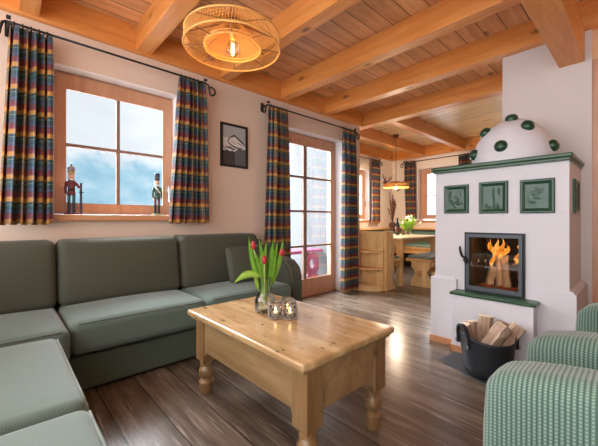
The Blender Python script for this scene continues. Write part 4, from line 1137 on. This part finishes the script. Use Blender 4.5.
# things on the table
TZ = .735
bx, by = -3.08, 5.325
bo = thing('wine_bottle', 'dark wine bottle on the dining table', 'bottle', (bx, by, TZ))
obj('glass', lathe([(0, 0), (.038, 0), (.040, .006), (.040, .19), (.034, .215), (.017, .245), (.0145, .30), (.0165, .302), (.0165, .315), (0, .316)], 20, (bx, by, TZ)), 'bottle', bo, True)
obj('label', lathe([(.0404, .06), (.0412, .06), (.0412, .15), (.0404, .15)], 20, (bx, by, TZ)), 'label', bo, True)
gx, gy = -2.94, 5.46
gv = thing('vase', 'glass vase of pale tulips on the dining table', 'vase', (gx, gy, TZ))
obj('glass_body', lathe([(0, .002), (.055, .002), (.060, .02), (.060, .19), (.064, .21), (.061, .21), (.056, .19), (.056, .02), (0, .01)], 20, (gx, gy, TZ)), 'clear', gv, True)
gt = thing('tulips', 'bunch of pale tulips and green leaves in the dining table vase', 'flowers', (gx, gy, TZ))
rt = random.Random(5)
for k in range(16):
    a = rt.uniform(0, 2*PI); R2 = rt.uniform(.04, .23); hh = rt.uniform(.24, .38)-R2*.25
    tip = Vector((gx+R2*math.cos(a), gy+R2*math.sin(a), TZ+hh))
    obj('leaf', leaf_bm((gx+.02*math.cos(a), gy+.02*math.sin(a), TZ+.05), tip, (0, 0, .05), .020), 'leaf_pale', gt, True)
for k in range(9):
    a = rt.uniform(0, 2*PI); R2 = rt.uniform(.05, .22); hh = rt.uniform(.24, .36)-R2*.2
    top = Vector((gx+R2*math.cos(a), gy+R2*math.sin(a), TZ+hh))
    st = obj('tulip_stem', tube([(gx, gy, TZ+.03), (gx+R2*.4*math.cos(a), gy+R2*.4*math.sin(a), TZ+hh*.65), top], .005, 5), 'leaf', gt, True)
    obj('flower', lathe([(0, -.01), (.016, 0), (.022, .02), (.017, .04), (0, .055)], 10, top), 'flower_white', st, True)
solo('tealight_holder', lathe([(0, 0), (.025, 0), (.030, .03), (.018, .05), (.016, .095), (0, .10)], 16, (-3.00, 5.385, TZ)), 'cork', (-3.00, 5.385, TZ), 'small brown wooden candle stand between wine bottle and vase', 'candle holder', None, True)
# dried twigs in pot on the bench rail corner
px_, py_ = -3.93, 6.58
dp = thing('dried_plant', 'dried brown branches in a dark pot in the nook corner', 'plant', (px_, py_, .83))
obj('pot', lathe([(0, 0), (.05, 0), (.075, .05), (.07, .10), (.05, .13), (.045, .13), (.06, .10), (0, .03)], 16, (px_, py_, .83)), 'brown', dp, True)
for k in range(16):
    a = rt.uniform(0, 2*PI); R2 = rt.uniform(.02, .13); hh = rt.uniform(.45, .85)
    hh = min(hh, .9-R2)
    P_ = [Vector((px_, py_, .92)), Vector((px_+.3*R2*math.cos(a), py_+.3*R2*math.sin(a), .83+hh*.5)), Vector((px_+R2*math.cos(a), py_+R2*math.sin(a), .83+hh))]
    b = tube(P_, .005, 5)
    for q in range(7):
        t = .45+.55*q/7; c = P_[1].lerp(P_[2], (t-.45)/.55)
        merge(b, lathe([(0, -.018), (.011, 0), (0, .018)], 6, c+Vector((rt.uniform(-.015, .015), rt.uniform(-.015, .015), 0))))
    obj('branch', b, 'brown', dp, True)
# small antlers on the wall corner
def antler(yy, zz, label, on='x', s=1):
    c = Vector((XN+.0, yy, zz)) if on == 'x' else Vector((yy, YB, zz))
    U = Vector((0, 1, 0)) if on == 'x' else Vector((1, 0, 0)); O = Vector((1, 0, 0)) if on == 'x' else Vector((0, -1, 0)); W = Vector((0, 0, 1))
    r = thing('antlers', label, 'antlers', c, 'small antlers in the nook corner')
    obj('mount', lathe([(0, -.06), (.035, -.04), (.045, .0), (.03, .05), (0, .06)], 12, c+O*.045), 'brown', r, True)
    for e in (-1, 1):
        obj('horn', join(tube([c+O*.06+W*.02, c+O*.09+U*e*.07+W*.04, c+O*.10+U*e*.15+W*.10, c+O*.11+U*e*.20+W*.19], [.013, .012, .010, .004], 7),
                         tube([c+O*.09+U*e*.07+W*.04, c+O*.12+U*e*.08+W*.14], [.010, .004], 6), tube([c+O*.10+U*e*.14+W*.09, c+O*.12+U*e*.21+W*.10], [.009, .004], 6)), 'brown', r, True)
antler(6.42, 1.86, 'small dark antlers on the nook left wall beside the curtain')
antler(-3.90, 1.74, 'small dark antlers on the nook back wall just above the small lamp', 'y')

# ------------------------------------------------------------------ outside: terrace, bench, mountain
solo('snowy_terrace', box(-40, XW-.30, -20, YN-.285, -.30, -.12), 'snow', (-8, 3, -.12), 'white snow covering the terrace outside the windows', 'snow')['kind'] = 'stuff'
ob = thing('garden_bench', 'burgundy bench with figure-eight cut-out board on the snowy terrace', 'bench', (-3.5, 3.1, -.12))
# board with two round cut-outs, seen through the balcony door
BXo = -3.40
def eight(y, w, z0, z1):
    n = 16; bm = bmesh.new()
    zc = [(z0+(z1-z0)*.27), (z0+(z1-z0)*.72)]
    outer = []
    for k in range(9): q = -PI/2+PI*k/8; outer.append((y+w*.62+ (w*.38)*math.cos(q)*1.0, zc[0]+(z1-z0)*.25*math.sin(q)))
    for k in range(9): q = -PI/2+PI*k/8; outer.append((y+w*.58+(w*.36)*math.cos(q), zc[1]+(z1-z0)*.24*math.sin(q)))
    outer += [(y, z1), (y, z0)]
    return outer, zc
def eight_board(y, w, z0, z1):
    # ring pieces so that the two holes stay open
    b = bmesh.new(); H = (z1-z0)/2
    for k in range(2):
        c = (y+w*.5, z0+H*(k+.5)); n = 20; A = []; B = []; A2 = []; B2 = []
        for i in range(n):
            q = 2*PI*i/n
            ru = w*.5/max(abs(math.cos(q)), abs(math.sin(q))) if math.cos(q) < 0 else w*.5/ (abs(math.cos(q))**4+abs(math.sin(q))**4)**.25
            uo, vo = c[0]+ru*math.cos(q)*1.0, c[1]+ru*math.sin(q)*H/w
            ui, vi = c[0]-w*.06+w*.19*math.cos(q), c[1]+H*.24*math.sin(q)
            A.append(b.verts.new((BXo, uo, vo))); B.append(b.verts.new((BXo, ui, vi)))
            A2.append(b.verts.new((BXo-.03, uo, vo))); B2.append(b.verts.new((BXo-.03, ui, vi)))
        for i in range(n):
            j = (i+1) % n
            b.faces.new((A[i], A[j], B[j], B[i])); b.faces.new((A2[i], B2[i], B2[j], A2[j]))
            b.faces.new((A[i], A2[i], A2[j], A[j])); b.faces.new((B[i], B[j], B2[j], B2[i]))
    bmesh.ops.recalc_face_normals(b, faces=b.faces)
    return b
obj('side_board', eight_board(3.31, .26, -.10, .50), 'purple', ob)
obj('side_board', eight_board(2.62, .26, -.10, .50), 'purple', ob)
obj('seat', box(BXo-.30, BXo+.02, 2.45, 3.64, .515, .56, bev=.005), 'purple', ob)
for yy in (2.5, 3.55): obj('rear_leg', box(BXo-.29, BXo-.25, yy, yy+.05, -.12, .515), 'purple', ob)
# distant snowy slope, raised so its painted fog hides the bright sky
mb = bmesh.new(); rows = []; nx = 60; ny = 26
rm = random.Random(11)
for j in range(ny+1):
    row = []
    for i in range(nx+1):
        u, t = i/nx, j/ny
        yy = -40+u*130; ridge = 18.5+3.2*math.sin(u*9+.7)+1.8*math.sin(u*23)+6*u
        x = -55-(30*t)
        zz = -3+ridge*t*2.1+rm.uniform(-.35, .35)*(1 if 0 < j else 0)
        row.append(mb.verts.new((x, yy, zz)))
    rows.append(row)
for a, b in zip(rows, rows[1:]):
    for i in range(nx): mb.faces.new((a[i], a[i+1], b[i+1], b[i]))
solo('mountain', mb, 'mountain', (-60, 10, -3), 'hazy pale blue snowy mountain slope seen through the left window', 'mountain', None, True)

# ------------------------------------------------------------------ light
def point(name, loc, e, c, r):
    l = bpy.data.lights.new(name, 'POINT'); l.energy = e; l.color = c; l.shadow_soft_size = r
    o = bpy.data.objects.new(name, l); o.location = loc; COL.objects.link(o); return o
point('bulb_light', (LX, LY, LZ-.06), 2.8, (1, .56, .23), .03)
point('nook_bulb_light', (NX, NY, NZ-.20), 30, (1, .80, .60), .03)
point('fire_light', (-.74, 2.74, .78), .7, (1, .42, .12), .05)
point('corridor_light', (.3, 3.7, 2.1), 6, (1, .60, .28), .06)

# broad soft daylight from the bright overcast sky on the window side
sl = bpy.data.lights.new('daylight', 'SUN'); sl.energy = 32; sl.angle = math.radians(60); sl.color = (.95, .97, 1.0)
so = bpy.data.objects.new('daylight', sl); COL.objects.link(so)
so.rotation_euler = Vector((.80, .22, -.62)).to_track_quat('-Z', 'Y').to_euler()
w = bpy.data.worlds.new('world'); sc.world = w; w.use_nodes = True
nt = w.node_tree; bg = nt.nodes['Background']
tc = nt.nodes.new('ShaderNodeTexCoord'); sep = nt.nodes.new('ShaderNodeSeparateXYZ'); nt.links.new(tc.outputs['Generated'], sep.inputs[0])
# overcast sky, strengthened behind the camera and beyond the nook to fill the room
g = M_(nt, 'MULTIPLY_ADD', sep.outputs['Y'], -.5, .5)
col = mixc(nt, g, (.90, .94, 1.0), (.92, .95, 1.0))
nt.links.new(col, bg.inputs[0])
st = N(nt, 'ShaderNodeMapRange'); st.inputs['From Min'].default_value = .15; st.inputs['From Max'].default_value = .9
st.inputs['To Min'].default_value = 2.2; st.inputs['To Max'].default_value = 4.4
g = M_(nt, 'ABSOLUTE', M_(nt, 'SUBTRACT', sep.outputs['Y'], .12))
nt.links.new(g, st.inputs['Value']); nt.links.new(st.outputs[0], bg.inputs[1])

# ------------------------------------------------------------------ camera
cam = bpy.data.cameras.new('camera'); co = bpy.data.objects.new('camera', cam); COL.objects.link(co)
cam.sensor_width = 36; cam.sensor_fit = 'HORIZONTAL'; cam.lens = 36*320/598
cam.shift_y = -2.5/598
cam.clip_start = .02; cam.clip_end = 300
co.location = (0, 0, 1.0); co.rotation_euler = (PI/2, 0, math.atan2(345, 320))
sc.camera = co
sc.view_settings.view_transform = 'Standard'; sc.view_settings.look = 'None'
sc.view_settings.gamma = 1; sc.view_settings.exposure = .42; sc.view_settings.use_curve_mapping = False
